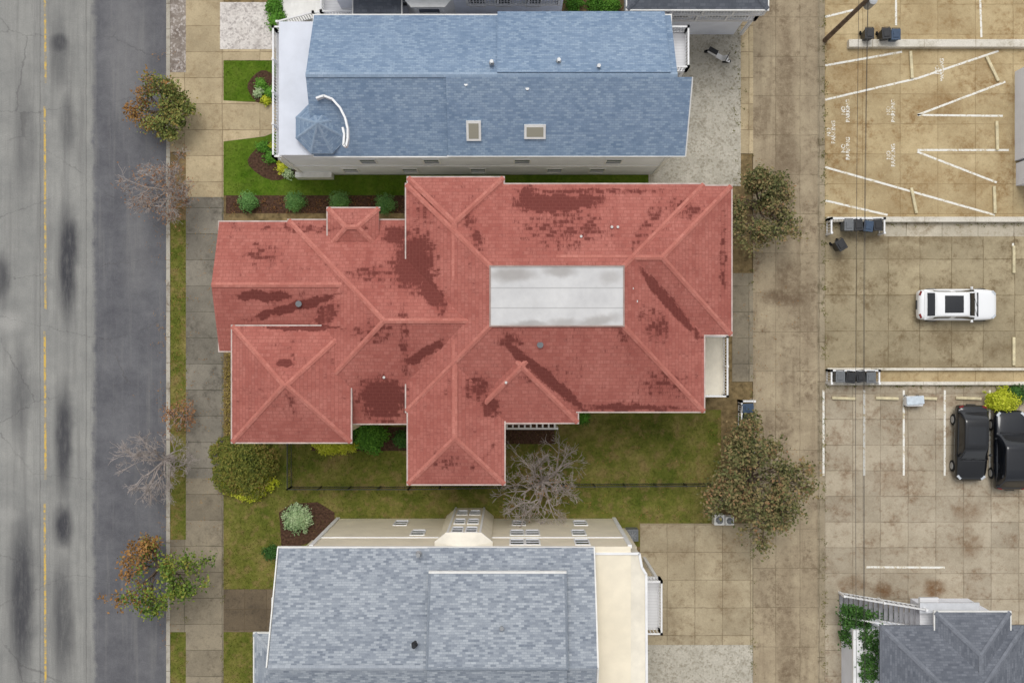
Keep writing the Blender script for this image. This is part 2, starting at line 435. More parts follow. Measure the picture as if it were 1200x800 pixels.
L_VAR=leafmat('leaves_variegated',[srgb(90,120,76),srgb(150,175,125),srgb(200,212,172)])
L_LIT=leafmat('leaves_litter',[srgb(106,76,46),srgb(146,106,62),srgb(174,138,86)])

# ---------------------------------------------------------------- ground
def lawn_mat():
    m=M('lawn',.95,.1)
    f=m.noise(.5,4,.7); g=m.noise(6,4,.7); h=m.noise(1.6,4,.65)
    c=m.ramp(f,[(.3,srgb(84,96,34)),(.5,srgb(112,114,52)),(.7,srgb(142,130,78))])
    c=m.mix(m.math('MULTIPLY',m.step(h,.48,.66),.65),c,srgb(140,120,80))
    sy=m.n('ShaderNodeSeparateXYZ'); m.set(sy.inputs[0],m.pos)
    c=m.mix(m.math('MULTIPLY',m.step(sy.outputs[1],7.5,8.5),.8),c,m.ramp(f,[(.35,srgb(72,108,20)),(.7,srgb(98,128,34))]))
    c=m.mix(.65,c,m.ramp(g,[(.3,(.46,.48,.42,1)),(.65,(1,1,1,1))]),'MULTIPLY')
    m.color(c); m.bump(g,.6,.05); return m.mat
LAWN=lawn_mat()
BASE=plain('soil_ground',srgb(122,114,82),.95,.1,0,.2,.6)
MULCH=plain('mulch',srgb(88,66,54),.95,.1,0,.35,8,.6)
SOIL=plain('bare_soil',srgb(130,112,80),.95,.1,0,.28,3,.6)
def gravel(nm,a,b,d):
    m=M(nm,.95,.15)
    v=m.n('ShaderNodeTexVoronoi'); v.inputs['Scale'].default_value=9; m.set(v.inputs['Vector'],m.pos)
    f=m.noise(.7,4,.7); g=m.noise(9,3,.8)
    c=m.ramp(f,[(.3,a),(.7,b)]); sp=m.n('ShaderNodeSeparateColor'); m.set(sp.inputs[0],v.outputs['Color'])
    c=m.mix(m.math('MULTIPLY',m.step(sp.outputs[0],.55,1),.5),c,d)
    c=m.mix(m.step(m.noise(1.3,4,.75),.5,.7,0,.45),c,d)
    c=m.mix(.6,c,m.ramp(g,[(.3,(.6,.6,.6,1)),(.62,(1,1,1,1))]),'MULTIPLY')
    m.color(c); m.bump(v.outputs['Distance'],.6,.03); return m.mat
GRAV=gravel('gravel',srgb(180,174,160),srgb(204,198,184),srgb(136,128,110))
GRAVW=gravel('white_gravel',srgb(210,203,196),srgb(230,224,218),srgb(140,130,126))

def road_mat():
    m=M('road_asphalt',.9,.2)
    sx=m.n('ShaderNodeSeparateXYZ'); m.set(sx.inputs[0],m.pos); X=sx.outputs[0]
    wob=m.noise(.8,4,.75); xx=m.math('MULTIPLY_ADD',wob,.9,X); xb=W(110,0)[0]+.45
    sh=m.step(xx,xb-.2,xb+.2)
    st=m.noise(1,4,.7,stretch=(2.2,.10,1)); f=m.noise(.4,4,.7)
    a=m.ramp(f,[(.3,srgb(138,138,135)),(.7,srgb(162,161,156))])
    a=m.mix(m.math('MULTIPLY',m.step(st,.42,.7),.55),a,srgb(122,121,119))
    b=m.ramp(m.noise(.5,4,.78),[(.3,srgb(92,92,97)),(.7,srgb(118,118,121))])
    b=m.mix(m.math('MULTIPLY',m.step(st,.5,.7),.4),b,srgb(134,133,131))
    c=m.mix(sh,a,b)
    bl=m.blobs([seg(79,240,79,380,13,1),seg(81,250,82,320,13,1),seg(75,448,74,582,12,.95),seg(74,592,74,640,13,1),seg(72,650,75,800,14,.75),seg(26,600,25,800,17,.95),seg(30,90,28,240,14,.35),
                seg(70,20,70,110,11,.5),seg(25,400,22,520,14,.5),seg(78,110,80,180,11,.5),seg(70,40,70,62,12,.9),seg(2,300,2,350,12,.8),seg(75,-300,75,-20,10,.5),seg(75,820,75,1100,10,.5)],.0,.16,.8)
    ns=m.noise(2.5,4,.75,stretch=(1.8,.35,1))
    c=m.mix(m.math('MULTIPLY',bl,m.step(ns,.25,.6,.7,1)),c,srgb(72,72,76))
    pt=m.blobs([(10,377,18,14,0,1),(8,603,16,10,0,.6),(150,60,30,90,0,.25),(160,300,20,60,0,.2)],0,.15,1)
    c=m.mix(m.math('MULTIPLY',pt,.6),c,srgb(178,176,171))
    g=m.noise(16,3,.8)
    c=m.mix(.6,c,m.ramp(g,[(.3,(.55,.55,.55,1)),(.68,(1,1,1,1))]),'MULTIPLY')
    mp=m.n('ShaderNodeMapping'); mp.inputs['Scale'].default_value=(.6,1.4,1)
    nn=m.n('ShaderNodeTexNoise'); nn.inputs['Scale'].default_value=1.6; nn.inputs['Detail'].default_value=4; nn.inputs['Roughness'].default_value=.7; m.set(nn.inputs['Vector'],m.pos)
    ad=m.n('ShaderNodeVectorMath'); ad.operation='MULTIPLY_ADD'; m.set(ad.inputs[0],nn.outputs['Color']); ad.inputs[1].default_value=(.7,.7,0); m.set(ad.inputs[2],m.pos)
    m.set(mp.inputs[0],ad.outputs[0])
    vo=m.n('ShaderNodeTexVoronoi'); vo.feature='DISTANCE_TO_EDGE'; vo.inputs['Scale'].default_value=.17; m.set(vo.inputs['Vector'],mp.outputs[0])
    ck=m.math('MULTIPLY',m.step(vo.outputs['Distance'],.006,.002),m.step(m.noise(.3,2,.5),.42,.58,.15,1))
    c=m.mix(m.math('MULTIPLY',ck,.4),c,srgb(82,80,80))
    for px in (47,101):
        d=m.math('ABSOLUTE',m.math('SUBTRACT',m.math('MULTIPLY_ADD',wob,.12,X),W(px,0)[0]+.06))
        c=m.mix(m.step(d,.035,.015,0,.45),c,srgb(84,82,80))
    m.color(c); m.bump(g,.35,.01); return m.mat
MB().box(-1500,1500,-1500,1500,-.5,-.06).out('ground',BASE)
sheet('road',-600,-1500,195,2300,0.0,road_mat())
CONC_K=concrete('kerb_concrete',srgb(166,160,148),srgb(190,184,170),50,1.5,(0,.3),tint=.15)
sheet('kerb',195,-1500,199.5,2300,.14,CONC_K)
SX=W(218,0)[0]
SWT=concrete('pavement_tan',srgb(174,158,128),srgb(202,184,150),2.2,1.52,(SX,.25),stc=(134,112,82),stamt=.4,tint=.3,joint=(112,96,72))
SWG=concrete('pavement_grey',srgb(118,113,103),srgb(146,139,126),2.2,1.52,(SX,.25),stc=(82,77,70),stamt=.55,tint=.3,joint=(72,69,58))
SWM=concrete('pavement_grey_tan',srgb(130,121,105),srgb(158,147,126),2.2,1.52,(SX,.25),stc=(92,84,72),stamt=.5,tint=.3,joint=(80,75,62))
sheet('pavement',218,-1500,262,231,.125,SWT)
sheet('pavement',218,231,262,560,.125,SWG); sheet('pavement',218,560,262,2300,.125,SWM)
sheet('verge',199.5,-1500,218,85,.11,gravel('verge_stones',srgb(106,94,86),srgb(160,150,140),srgb(220,212,206)))
sheet('verge',199.5,85,218,178,.12,SWT); sheet('verge',199.5,178,218,258,.10,SOIL)
sheet('verge',199.5,258,218,632,.10,LAWN); sheet('verge',199.5,632,218,740,.12,SWM); sheet('verge',199.5,740,218,2300,.10,LAWN)
sheet('yard',262,-1500,882,2300,.07,SOIL)
sheet('gravel_bed',258,3,325,58,.135,GRAVW)
sheet('path',262,58,330,71,.128,SWT)
sheet('lawn',262,71,335,119,.105,LAWN)
psheet('path',[(262,118),(335,122),(335,150),(310,160),(262,166)],.122,SWT)
psheet('lawn',[(262,166),(310,160),(335,150),(340,205),(770,205),(770,229),(262,229)],.108,LAWN)
sheet('planting_bed',265,229,477,250,.12,MULCH)
sheet('path',262,250,480,263,.115,SOIL)
sheet('lawn',262,410,480,690,.10,LAWN); sheet('lawn',480,480,845,640,.098,LAWN)
sheet('planting_bed',590,496,650,520,.115,MULCH)
sheet('planting_bed',262,405,274,520,.115,SOIL)
sheet('planting_bed',365,500,478,528,.118,MULCH)
sheet('patio',262,690,320,740,.118,concrete('dark_paving',srgb(102,90,74),srgb(122,108,88),1.3,1.2,(0,0),stc=(68,62,54)))
sheet('lawn',262,740,302,2300,.104,LAWN)
psheet('planting_bed',[(327,600),(342,590),(372,588),(392,600),(392,625),(350,640),(330,640)],.123,MULCH)
def ell(cx,cy,rx,ry,n=20,k=.12,ph=0): return [(cx+math.cos(a)*rx*(1+k*math.sin(2*a+ph)),cy+math.sin(a)*ry*(1+k*math.sin(3*a+ph))) for a in [2*math.pi*i/n for i in range(n)]]
psheet('planting_bed',ell(312,103,20,19,ph=1),.124,MULCH); psheet('planting_bed',ell(328,188,34,22,ph=2),.126,MULCH)
SWC=concrete('drive_concrete',srgb(164,150,124),srgb(190,176,148),1.62,1.62,(W(750,0)[0],W(0,613)[1]),stc=(122,102,76),stamt=.6,tint=.18,joint=(116,102,80),
   blob=[(790,650,20,14,0,.3),(850,700,24,20,0,.35),(775,730,20,12,0,.3)])
sheet('driveway',750,613,882,755,.118,SWC)
sheet('gravel_drive',757,755,882,2300,.112,GRAV)
sheet('gravel_drive',760,-60,868,218,.112,GRAV)
sheet('path',868,-60,882.5,180,.12,SWT)
sheet('path',858,320,882.5,447,.12,SWM)
ALLEY=concrete('alley_concrete',srgb(152,137,114),srgb(184,169,142),1.42,2.3,(W(882,0)[0]-.05,.6),stc=(112,95,76),stamt=.7,tint=.13,joint=(104,92,72),jamt=.65,jw=.025,streakdir=(1.6,.12,1),
   blob=[seg(921,-40,921,320,13,.6),(921,348,34,12,0,1),seg(921,620,921,840,12,.5),seg(948,300,946,420,9,.45),seg(920,400,920,600,9,.35),(921,330,14,40,0,.7),(921,200,38,14,0,.3),(921,500,36,10,0,.3)])
sheet('alley_road',882.5,-1500,965,2300,.10,ALLEY)
A1=concrete('lot_concrete_ochre',srgb(170,149,112),srgb(202,183,144),2.2,1.75,(W(967,0)[0],W(0,250)[1]),stc=(140,110,70),stamt=.75,tint=.14,joint=(124,104,72),jamt=.65,
   blob=[(1000,90,30,25,0,.5),(1100,120,40,20,0,.5),(1085,215,30,20,20,.5),(990,155,22,30,0,.45),(1150,80,30,20,0,.4),(1140,210,30,16,0,.4)])
A2=concrete('lot_concrete_tan',srgb(152,139,112),srgb(182,168,138),1.85,2.1,(W(967,0)[0],W(0,430)[1]+.05),stc=(110,92,66),stamt=.7,tint=.28,joint=(96,82,58),
   blob=[(1060,300,30,12,0,.6),(1110,395,30,14,0,.6),(985,320,14,40,0,.55),(1170,410,22,12,0,.5),(1060,280,90,6,0,.5),(1060,425,80,5,0,.4)])
A3=concrete('lot_concrete_grey',srgb(164,152,131),srgb(190,178,157),1.62,1.5,(W(967,0)[0],W(0,700)[1]),stc=(120,93,67),stamt=.65,tint=.24,joint=(108,96,78),jamt=.7,
   blob=[(1035,690,12,10,0,1),(1000,684,20,10,0,.6),(1095,690,14,12,0,1),(1135,600,20,14,0,.6),(1050,560,30,20,0,.4),(1138,640,14,14,0,.5),(1100,470,60,8,0,.4)])
sheet('parking_lot',965.5,-1500,2600,48,.108,A1); sheet('parking_lot',965.5,48,2600,254,.110,A1)
sheet('parking_lot',965.5,254,2600,436,.112,A2); sheet('parking_lot',965.5,436,2600,2300,.109,A3)
sheet('verge',958,-1500,966.5,2300,.114,concrete('gutter_strip',srgb(148,136,114),srgb(176,162,138),3,2.3,(0,0),stc=(98,88,66),stamt=.85))
# ---- markings
def strip(name,pts,w,z,mat):
    mb=MB()
    for (a,b) in zip(pts[:-1],pts[1:]):
        p=Vector(W(a[0],a[1],.1)+(0,)); q=Vector(W(b[0],b[1],.1)+(0,)); d=(q-p).normalized(); n=Vector((-d.y,d.x,0))*w/2
        mb.add([(p-n)+Vector((0,0,z)),(q-n)+Vector((0,0,z)),(q+n)+Vector((0,0,z)),(p+n)+Vector((0,0,z))],[(0,1,2,3)])
    return mb.out(name,mat)
for a,b in ((-400,-60),(-35,97),(124,362),(388,562),(590,820),(850,1200)):
    strip('centre_line',[(51.5,a),(52.5,b)],.13,.004,YEL)
for p in ([(967,77),(1057,61)],[(967,117),(1075,92),(1170,60)],[(1075,135),(1178,96)],[(1075,135),(1175,136)],[(1075,176),(1182,176)],[(1075,178),(1168,214)],
          [(967,196),(1166,252)],[(967,235),(1040,252)],[(967,20),(1000,12)]):
    strip('parking_line',p,.12,.116,LINE)
for x in (965,1012.5,1059,1107,1160):
    strip('parking_line',[(x,457),(x,557)],.12,.1165,LINE)
strip('parking_line',[(1015,664),(1107,664.5)],.12,.1165,LINE)
strip('parking_line',[(1050,-20),(1050,30)],.12,.1135,LINE); strip('parking_line',[(1187,285),(1187,300)],.12,.1165,LINE)
strip('parking_line',[(1148,-20),(1150,44)],.12,.1135,LINE)
def text(s,px,py,size,rot):
    cu=bpy.data.curves.new('painted_lettering','FONT'); cu.body=s; cu.size=size; cu.align_x='CENTER'; cu.align_y='CENTER'; cu.space_line=.85
    cu.offset=.008
    cu.materials.append(LINEW); o=bpy.data.objects.new('painted_lettering',cu); COL.objects.link(o)
    x,y=W(px,py,.1); o.location=(x,y,.118); o.rotation_euler=(0,0,math.radians(rot))
for px,py in ((991,130),(991,174),(1044,130),(1044,182),(974,155),(1101,82)):
    text('NO\nPARKING',px,py,.32,90)
# ---- wheel stops & walls
def wheelstop(px0,py0,px1,py1,w=.17):
    a=W(px0,py0,.2);b=W(px1,py1,.2); MB().beam((a[0],a[1],.19),(b[0],b[1],.19),w,.14).out('wheel_stop',WOOD,bevel=.03)
for t in ((1067,60,1069,92),(1156,66,1170,95),(1168,142,1169,176),(1068,220,1074,250),(1165,218,1166,250),(1188,288,1188,320),(1188,395,1188,428),
          (975,466,1003,467),(1026,466,1053,467),(1120,466,1150,467),(1072,466,1098,467)): wheelstop(*t)
WALLM=concrete('low_wall_render',srgb(210,204,190),srgb(230,224,212),3,9,(0,0),stc=(150,138,112),stamt=.55,tint=.08,joint=(160,148,126))
pxbox(MB(),995,46,1300,55,.05,.5).out('low_wall',WALLM,bevel=.02)
pxbox(MB(),970,254,1300,260,.05,.5).out('low_wall',WALLM,bevel=.02)
pxbox(MB(),970,431,1300,434,.05,.4).out('low_wall',WALLM,bevel=.02)
pxbox(MB(),970,447,1300,451,.05,.4).out('low_wall',WALLM,bevel=.02)
sheet('path',1036,260,1300,277,.116,concrete('pale_strip',srgb(182,173,154),srgb(206,197,178),2.1,9,(0,0),stc=(130,112,84),stamt=.7)); sheet('path',970,434,1300,447,.117,A1)
# ---------------------------------------------------------------- red-roofed house
REDBL=[(484,306,32,42,0,1),(508,345,13,28,30,1.1),(462,272,22,12,0,1),(645,238,50,16,0,1),(618,228,9,18,0,1),(690,234,26,12,0,.85),(555,270,8,34,20,.6),(800,245,28,16,0,.5),
       seg(745,315,824,398,7,1.2),seg(583,393,692,486,7,1.25),(597,398,18,12,0,.6),seg(282,374,398,344,6,1.2),(305,346,42,7,0,1.1),(445,468,34,32,0,1.1),seg(470,430,522,398,6,1.1),
       (560,455,18,20,0,.7),(575,478,14,14,0,.9),(334,425,12,5,0,1.2),(350,384,50,4,0,1.1),(380,368,24,14,40,.8),(430,320,30,12,0,.6),(300,295,30,16,0,.45),(640,440,36,14,0,.45),(780,450,34,20,0,.5),(655,270,60,26,0,.5),
       (520,540,25,14,0,.4),(735,478,80,6,0,.75),(765,380,20,30,30,.5),(850,300,6,60,0,.6),(500,240,14,24,0,.4),(440,390,40,14,0,.45),(690,222,120,5,0,.6),(474,400,8,60,0,.5),(360,264,90,5,0,.5),
       seg(340,382,345,518,5,.3),seg(540,560,585,520,5,.4),seg(700,330,740,420,10,.35),seg(735,300,780,230,9,.35)]
RED=shingle('red_slate_shingles',srgb(178,109,98),srgb(194,127,115),srgb(154,87,78),.34,.2,.02,REDBL,srgb(104,52,47),8.3,.4,srgb(132,76,69),lineamt=.45,rndamt=.5)
REDC=shingle('red_ridge_caps',srgb(190,121,108),srgb(200,133,120),srgb(172,103,92),.5,.3,.02,None,None)
h1=empty('red_roofed_house')
zA=7.6; zW=6.6; s=.48
A=rects(476,216,825,482,zA); hip(h1,A,zA,s,RED,trunc=4.38,gut='NSEW',capmat=REDC,gutmat=GUT)
hip(h1,rects(478,208,590,330,zA),zA+.0,s,RED,gable='S',gut='NWE',capmat=REDC,gutmat=GUT)
hip(h1,rects(478,398,591,567,zA),zA,s,RED,gable='N',gut='SWE',capmat=REDC,gutmat=GUT)
hip(h1,rects(650,218,857,392,zA),zA,s,RED,gable='W',gut='NSE',capmat=REDC,gutmat=GUT)
hip(h1,rects(545,362,677,495,zA-.05),zA-.05,s,RED,gut='SE',capmat=REDC,gutmat=GUT)
hip(h1,rects(257,260,500,411,zW),zW,.42,RED,gable='WE',gut='NSW',capmat=REDC,gutmat=GUT)
hip(h1,rects(338,258,620,496,zW-.02),zW-.02,s,RED,gable='E',gut='NS',capmat=REDC,gutmat=GUT)
hip(h1,rects(272,382,411,518,7.5),7.5,.5,RED,gut='NSEW',capmat=REDC,gutmat=GUT)
hip(h1,rects(384,244,444,291,7.0),7.0,.55,RED,gut='NW',capmat=REDC,gutmat=GUT)
def walls(parent,r,z1,mat,ins=.35,name='walls'):
    x0,x1,y0,y1=r; MB().box(x0+ins,x1-ins,y0+ins,y1-ins,.05,z1).out(name,mat,parent)
for r,z in ((A,zA),(rects(478,208,590,330,zA),zA),(rects(478,398,591,567,zA),zA),(rects(650,218,857,392,zA),zA),(rects(545,362,677,495,zA),zA-.06),
            (rects(262,262,500,409,zW),zW),(rects(340,260,620,494,zW),zW-.03),(rects(272,382,411,518,7.5),7.5),(rects(384,244,444,291,7),7.0)):
    walls(h1,r,z-.15,CREAM)
rC=rects(478,398,591,567,zA); 
for z in (1.9,5.0):
    for x in (rC[0]+1.3,rC[1]-1.3): window(h1,x,rC[2]+.35,z,.9,1.5,'S')
    for px in (700,745,790): window(h1,W(px,0,zA)[0],A[2]+.35,z,1.0,1.5,'S')
rT=rects(272,382,411,518,7.5)
for z in (2.0,5.2):
    for t in (.25,.5,.75): window(h1,rT[0]+.35,rT[2]+(rT[3]-rT[2])*t,z,.9,1.5,'W'); window(h1,rT[0]+(rT[1]-rT[0])*t,rT[2]+.35,z,.9,1.5,'S')
    for py in (280,320,350): window(h1,rects(262,262,500,409,zW)[0]+.35,W(0,py,zW)[1],z,.9,1.5,'W')
    rD=rects(650,218,857,392,zA)
    for py in (250,300,350): window(h1,rD[1]-.35,W(0,py,zA)[1],z,.9,1.4,'E')
zt=zA+4.38*s
m=M('membrane_roof',.75,.3)
sx=m.n('ShaderNodeSeparateXYZ'); m.set(sx.inputs[0],m.pos)
fr=m.math('FRACT',m.math('MULTIPLY_ADD',sx.outputs[1],1.02,.35)); f=m.noise(.7,4,.7)
c=m.ramp(f,[(.3,srgb(188,187,187)),(.7,srgb(208,207,206))])
c=m.mix(m.step(fr,.08,.0,0,.75),c,srgb(150,149,148))
c=m.mix(m.math('MULTIPLY',m.blobs([(600,322,32,10,0,1),(655,318,22,7,0,.9),(700,376,30,7,10,.9),(620,380,28,5,0,.9),(715,325,14,9,0,.6),(660,378,20,6,0,.8)],zt,.2,2),.65),c,srgb(142,136,131))
m.color(c); MEMB=m.mat
MB().box(A[0]+4.36,A[1]-4.36,A[2]+4.36,A[3]-4.36,zt-.3,zt+.05).out('flat_roof_membrane',MEMB,h1,bevel=.02)
e=MB(); x0,x1,y0,y1=A[0]+4.3,A[1]-4.3,A[2]+4.3,A[3]-4.3
for b in ((x0,x1,y0,y0+.07),(x0,x1,y1-.07,y1),(x0,x0+.07,y0+.071,y1-.071),(x1-.07,x1,y0+.071,y1-.071)): e.box(*b,zt-.1,zt+.08)
e.out('roof_edge_flashing',plain('flashing',srgb(160,138,130),.6,.3,0,.1,3),h1)
def vent(parent,px,py,z,r=.09,h=.35,mat=None):
    x,y=W(px,py,z+h); mb=MB(); mb.tube((x,y,z-.5),(x,y,z+h),r,r,10); mb.tube((x,y,z-.02),(x,y,z+.04),r*2.0,r*1.3,10); mb.tube((x,y,z+h),(x,y,z+h+.05),r*1.35,r*1.35,10)
    mb.out('roof_vent',mat or METAL,parent)
VW=plain('vent_pvc',srgb(200,196,192),.6,.3,0,0)
for px,py,z in ((681,277,8.7),(717,266,8.5),(724,266,8.5),(746,353,9.0),(741,338,9.1),(450,442,7.6),(593,448,8.4)): vent(h1,px,py,z,.05,.3,VW)
for px,py,z in ((350,356,7.5),(633,404,9.0),(723,316,9.2)): vent(h1,px,py,z,.12,.25,GREYP)
def deckbox(parent,x0,y0,x1,y1,z,mat=DECKW,rail=True,skip=''):
    r=rects(x0,y0,x1,y1,z); MB().box(r[0],r[1],r[2],r[3],z-.25,z).out('deck',mat,parent)
    mb=MB()
    for x in (r[0]+.1,r[1]-.1):
        for y in (r[2]+.1,r[3]-.1): mb.box(x-.08,x+.08,y-.08,y+.08,.05,z-.25)
    mb.out('deck_posts',WHITE,parent)
    if rail:
        c={'N':((r[0],r[3]),(r[1],r[3])),'S':((r[0],r[2]),(r[1],r[2])),'W':((r[0],r[2]),(r[0],r[3])),'E':((r[1],r[2]),(r[1],r[3]))}
        for k,(a,b) in c.items():
            if k not in skip: railing(parent,[a,b],z)
    return r
deckbox(h1,815,394,848,463,3.4,CREAMR,skip='W')
mb=MB()
for i in range(9):
    a=W(594+i*7,494,3);b=W(594+i*7,503,3); mb.beam((a[0],a[1],3.0),(b[0],b[1],3.0),.09,.12)
a=W(592,502,2.9); b=W(653,502,2.9); mb.beam((a[0],a[1],2.88),(b[0],b[1],2.88),.1,.1)
for p in (a,b): mb.box(p[0]-.06,p[0]+.06,p[1]-.06,p[1]+.06,.05,2.83)
mb.out('pergola',WHITE,h1)

# ---------------------------------------------------------------- blue-roofed house
BLUE=shingle('blue_shingles',srgb(134,154,178),srgb(158,176,194),srgb(110,132,158),.26,.12,.012,None,None,streak=.25,mortc=srgb(104,122,146),lineamt=.5,rndamt=.7)
BLUEC=shingle('blue_caps',srgb(148,166,186),srgb(160,176,194),srgb(130,150,172),.5,.3,.02)
h2=empty('blue_roofed_house'); z2=6.5; s2=.6
r=rects(368,18,786,183,z2); hip(h2,r,z2,s2,BLUE,gable='WE',gut='NSWE',capmat=BLUEC)
ym=(r[2]+r[3])/2; zr=z2+(r[3]-r[2])/2*s2
def slab(parent,P,th,mat,edge=TRIM,name='roof_section'):
    roof_faces(name,[P],mat,parent)
    lo=[(p[0],p[1],p[2]-th) for p in P]; up=[(p[0],p[1],p[2]-.008) for p in P]; n=len(P)
    mesh_obj('fascia',lo+up,[(i,(i+1)%n,n+(i+1)%n,n+i) for i in range(n)]+[tuple(range(n))],edge,parent)
xa=W(525,0,7)[0]; xb=W(803,0,6.8)[0]; ys=W(0,181,6.9)[1]-.05
slab(h2,[(xa,ys,z2+.22),(xb,ys,z2+.22),(xb,ym-.15,zr+.12),(xa,ym-.15,zr+.12)],.3,BLUE,edge=BLUEC)
MB().beam((xa-.05,ys,z2+.16),(xb+.05,ys,z2+.16),.08,.12).out('gutter',TRIM,h2)
MB().beam((xb+.03,ys,z2+.18),(xb+.03,ym-.15,zr+.08),.06,.12).out('bargeboard',TRIM,h2)
xa2=W(583,0,7)[0]; yn=W(0,12,6.9)[1]
slab(h2,[(xa2,ym+.1,zr+.1),(r[1]-.35,ym+.1,zr+.1),(r[1]-.35,yn,z2+.2),(xa2,yn,z2+.2)],.3,BLUE,edge=BLUEC)
wx0,wx1=W(352,0,0)[0]+.2,W(785,0,6.5)[0]-.0
wy0=W(0,205,0)[1]
MB().box(wx0,wx1,wy0,r[3]-.3,.05,z2-.1).out('walls',LGREY,h2)
for x in (r[0]+.35,r[1]-.2):
    mesh_obj('gable_wall',[(x,r[2]+.3,z2-.1),(x,r[3]-.3,z2-.1),(x,ym,zr-.2),(x+.1,r[2]+.3,z2-.1),(x+.1,r[3]-.3,z2-.1),(x+.1,ym,zr-.2)],[(0,1,2),(5,4,3),(0,2,5,3),(1,4,5,2)],LGREY,h2)
for px in (430,505,612,720):
    window(h2,W(px,0,5)[0],wy0,4.6,.8,1.1,'S')
for px in (410,480,560,650,700): window(h2,W(px,0,2)[0],wy0,1.7,.8,1.1,'S')
MB().box(wx0,wx1+.05,wy0-.06,wy0,3.0,3.2).out('trim_band',WHITE,h2)
MB().box(wx0-.06,wx0+.12,wy0-.07,wy0+.1,.05,z2-.2).box(wx1-.1,wx1+.08,wy0-.07,wy0+.1,.05,z2-.2).out('corner_boards',WHITE,h2)
cx,cy=W(377,150,6.8); R=1.45
oct=[(cx+R*math.cos(math.pi/8+i*math.pi/4),cy+R*math.sin(math.pi/8+i*math.pi/4)) for i in range(8)]
zt2=z2+.35
roof_faces('turret_roof',[((*oct[i],zt2),(*oct[(i+1)%8],zt2),(cx,cy,zt2+1.2)) for i in range(8)],BLUE,h2)
caps('turret_caps',[((*o,zt2),(cx,cy,zt2+1.2)) for o in oct],BLUEC,h2,.07,.02)
MB().prism(oct,zt2-.25,zt2-.005).out('turret_fascia',BLUEC,h2)
o2=[(cx+(p[0]-cx)*.85,cy+(p[1]-cy)*.85) for p in oct]; MB().prism(o2,.05,zt2-.25).out('turret_wall',LGREY,h2)
cur=[(371,116),(380,113),(390,117),(399,127),(405,139),(408,152),(408,163),(406,172),(403,171),(404,158),(402,150)]
mb=MB(); pts=[W3(x,y,8.25) for x,y in cur]
for a,b in zip(pts[:-1],pts[1:]): mb.beam(a,b,.1,.4)
mb.out('curved_parapet',WHITE,h2)
def slopez(y): return z2+.22+(y-ys)*((zr-.1-z2)/(ym-.15-ys))
SKG=plain('skylight_glass',srgb(150,146,130),.15,.6,0,0)
for px,py,w,hh in ((555,152,.75,1.05),(627,153,1.1,.75)):
    x,y=W(px,py,7.6); z=slopez(y); ang=math.atan(s2)
    o=MB().box(-w/2,w/2,-hh/2,hh/2,-.1,.12).out('skylight_frame',TRIM,h2); o.location=(x,y,z); o.rotation_euler=(ang,0,0)
    o=MB().box(-w/2+.12,w/2-.12,-hh/2+.12,hh/2-.12,.0,.135).out('skylight_glass',SKG,h2); o.location=(x,y,z); o.rotation_euler=(ang,0,0)
for px,py,z in ((546,99,8.3),(576,72,8.6),(702,77,8.6),(618,104,8.2),(655,70,8.5)): vent(h2,px,py,z,.07,.3,METAL)
rd=deckbox(h2,325,38,372,187,3.6,skip='E')
mb=MB(); x,y=W(354,71,4.4); mb.tube((x,y,3.6),(x,y,4.25),.05,.05,8); mb.tube((x,y,4.25),(x,y,4.3),.5,.5,20)
for k in range(4): a=k*math.pi/2+.5; mb.beam((x,y,3.65),(x+math.cos(a)*.4,y+math.sin(a)*.4,3.62),.05,.05)
mb.out('round_table',GREYP,h2)
mb=MB()
for i in range(7): a=W(328,39+i*2.2,4.8); b=W(372,39+i*2.2,4.8); mb.beam((a[0],a[1],4.8),(b[0],b[1],4.8),.05,.04)
for i in range(14): a=W(329+i*3.2,39,4.85); b=W(329+i*3.2,53,4.85); mb.beam((a[0],a[1],4.85),(b[0],b[1],4.85),.04,.04)
for p in ((328,39),(328,52)): a=W(*p,4.8); mb.box(a[0]-.05,a[0]+.05,a[1]-.05,a[1]+.05,3.6,4.78)
mb.out('lattice_pergola',WHITE,h2)
deckbox(h2,778,38,803,84,4.5,skip='W')
MB().box(wx0-.3,wx0+1.8,wy0-.3,wy0+.02,.05,1.0).out('porch_base',TRIM,h2)

# ---------------------------------------------------------------- grey-roofed house (south)
GREY=shingle('grey_shingles',srgb(150,157,166),srgb(180,186,192),srgb(118,126,138),.27,.115,.01,None,None,streak=.15,mortc=srgb(116,124,136),lineamt=.35,rndamt=.8)
GREYC=shingle('grey_caps',srgb(164,170,178),srgb(178,184,190),srgb(146,153,163),.5,.3,.02)
h3=empty('grey_roofed_house'); z3=8.5; s3=.48
yE=-10.38; xL=W(327,0,z3)[0]; xR=W(695,0,z3)[0]; zR3=10.9; yR=W(0,782,zR3)[1]; sl=(zR3-z3)/(yE-yR)
roof_faces('roof',[[(xL,yE,z3),(xR,yE,z3),(xR+.0,yR,zR3),(xL,yR,zR3)],[(xL,yR,zR3),(xR,yR,zR3),(xR,yR*2-yE,z3),(xL,yR*2-yE,z3)]],GREY,h3)
caps('ridge_caps',[((xL,yR,zR3),(xR,yR,zR3))],GREYC,h3)
MB().box(xL+.02,xR-.02,yR*2-yE+.02,yE-.02,z3-.25,z3-.01).out('fascia',TRIM,h3)
MB().box(xL-.08,xR+.08,yE,yE+.08,z3-.16,z3+.01).out('gutter',TRIM,h3)
MB().beam((xR+.05,yE,z3),(xR+.05,yR,zR3),.08,.16).beam((xR+.05,yR,zR3),(xR+.05,yR*2-yE,z3),.08,.16).out('bargeboard',TRIM,h3)
MB().beam((xL-.05,yE,z3),(xL-.05,yR,zR3),.06,.16).out('bargeboard',TRIM,h3)
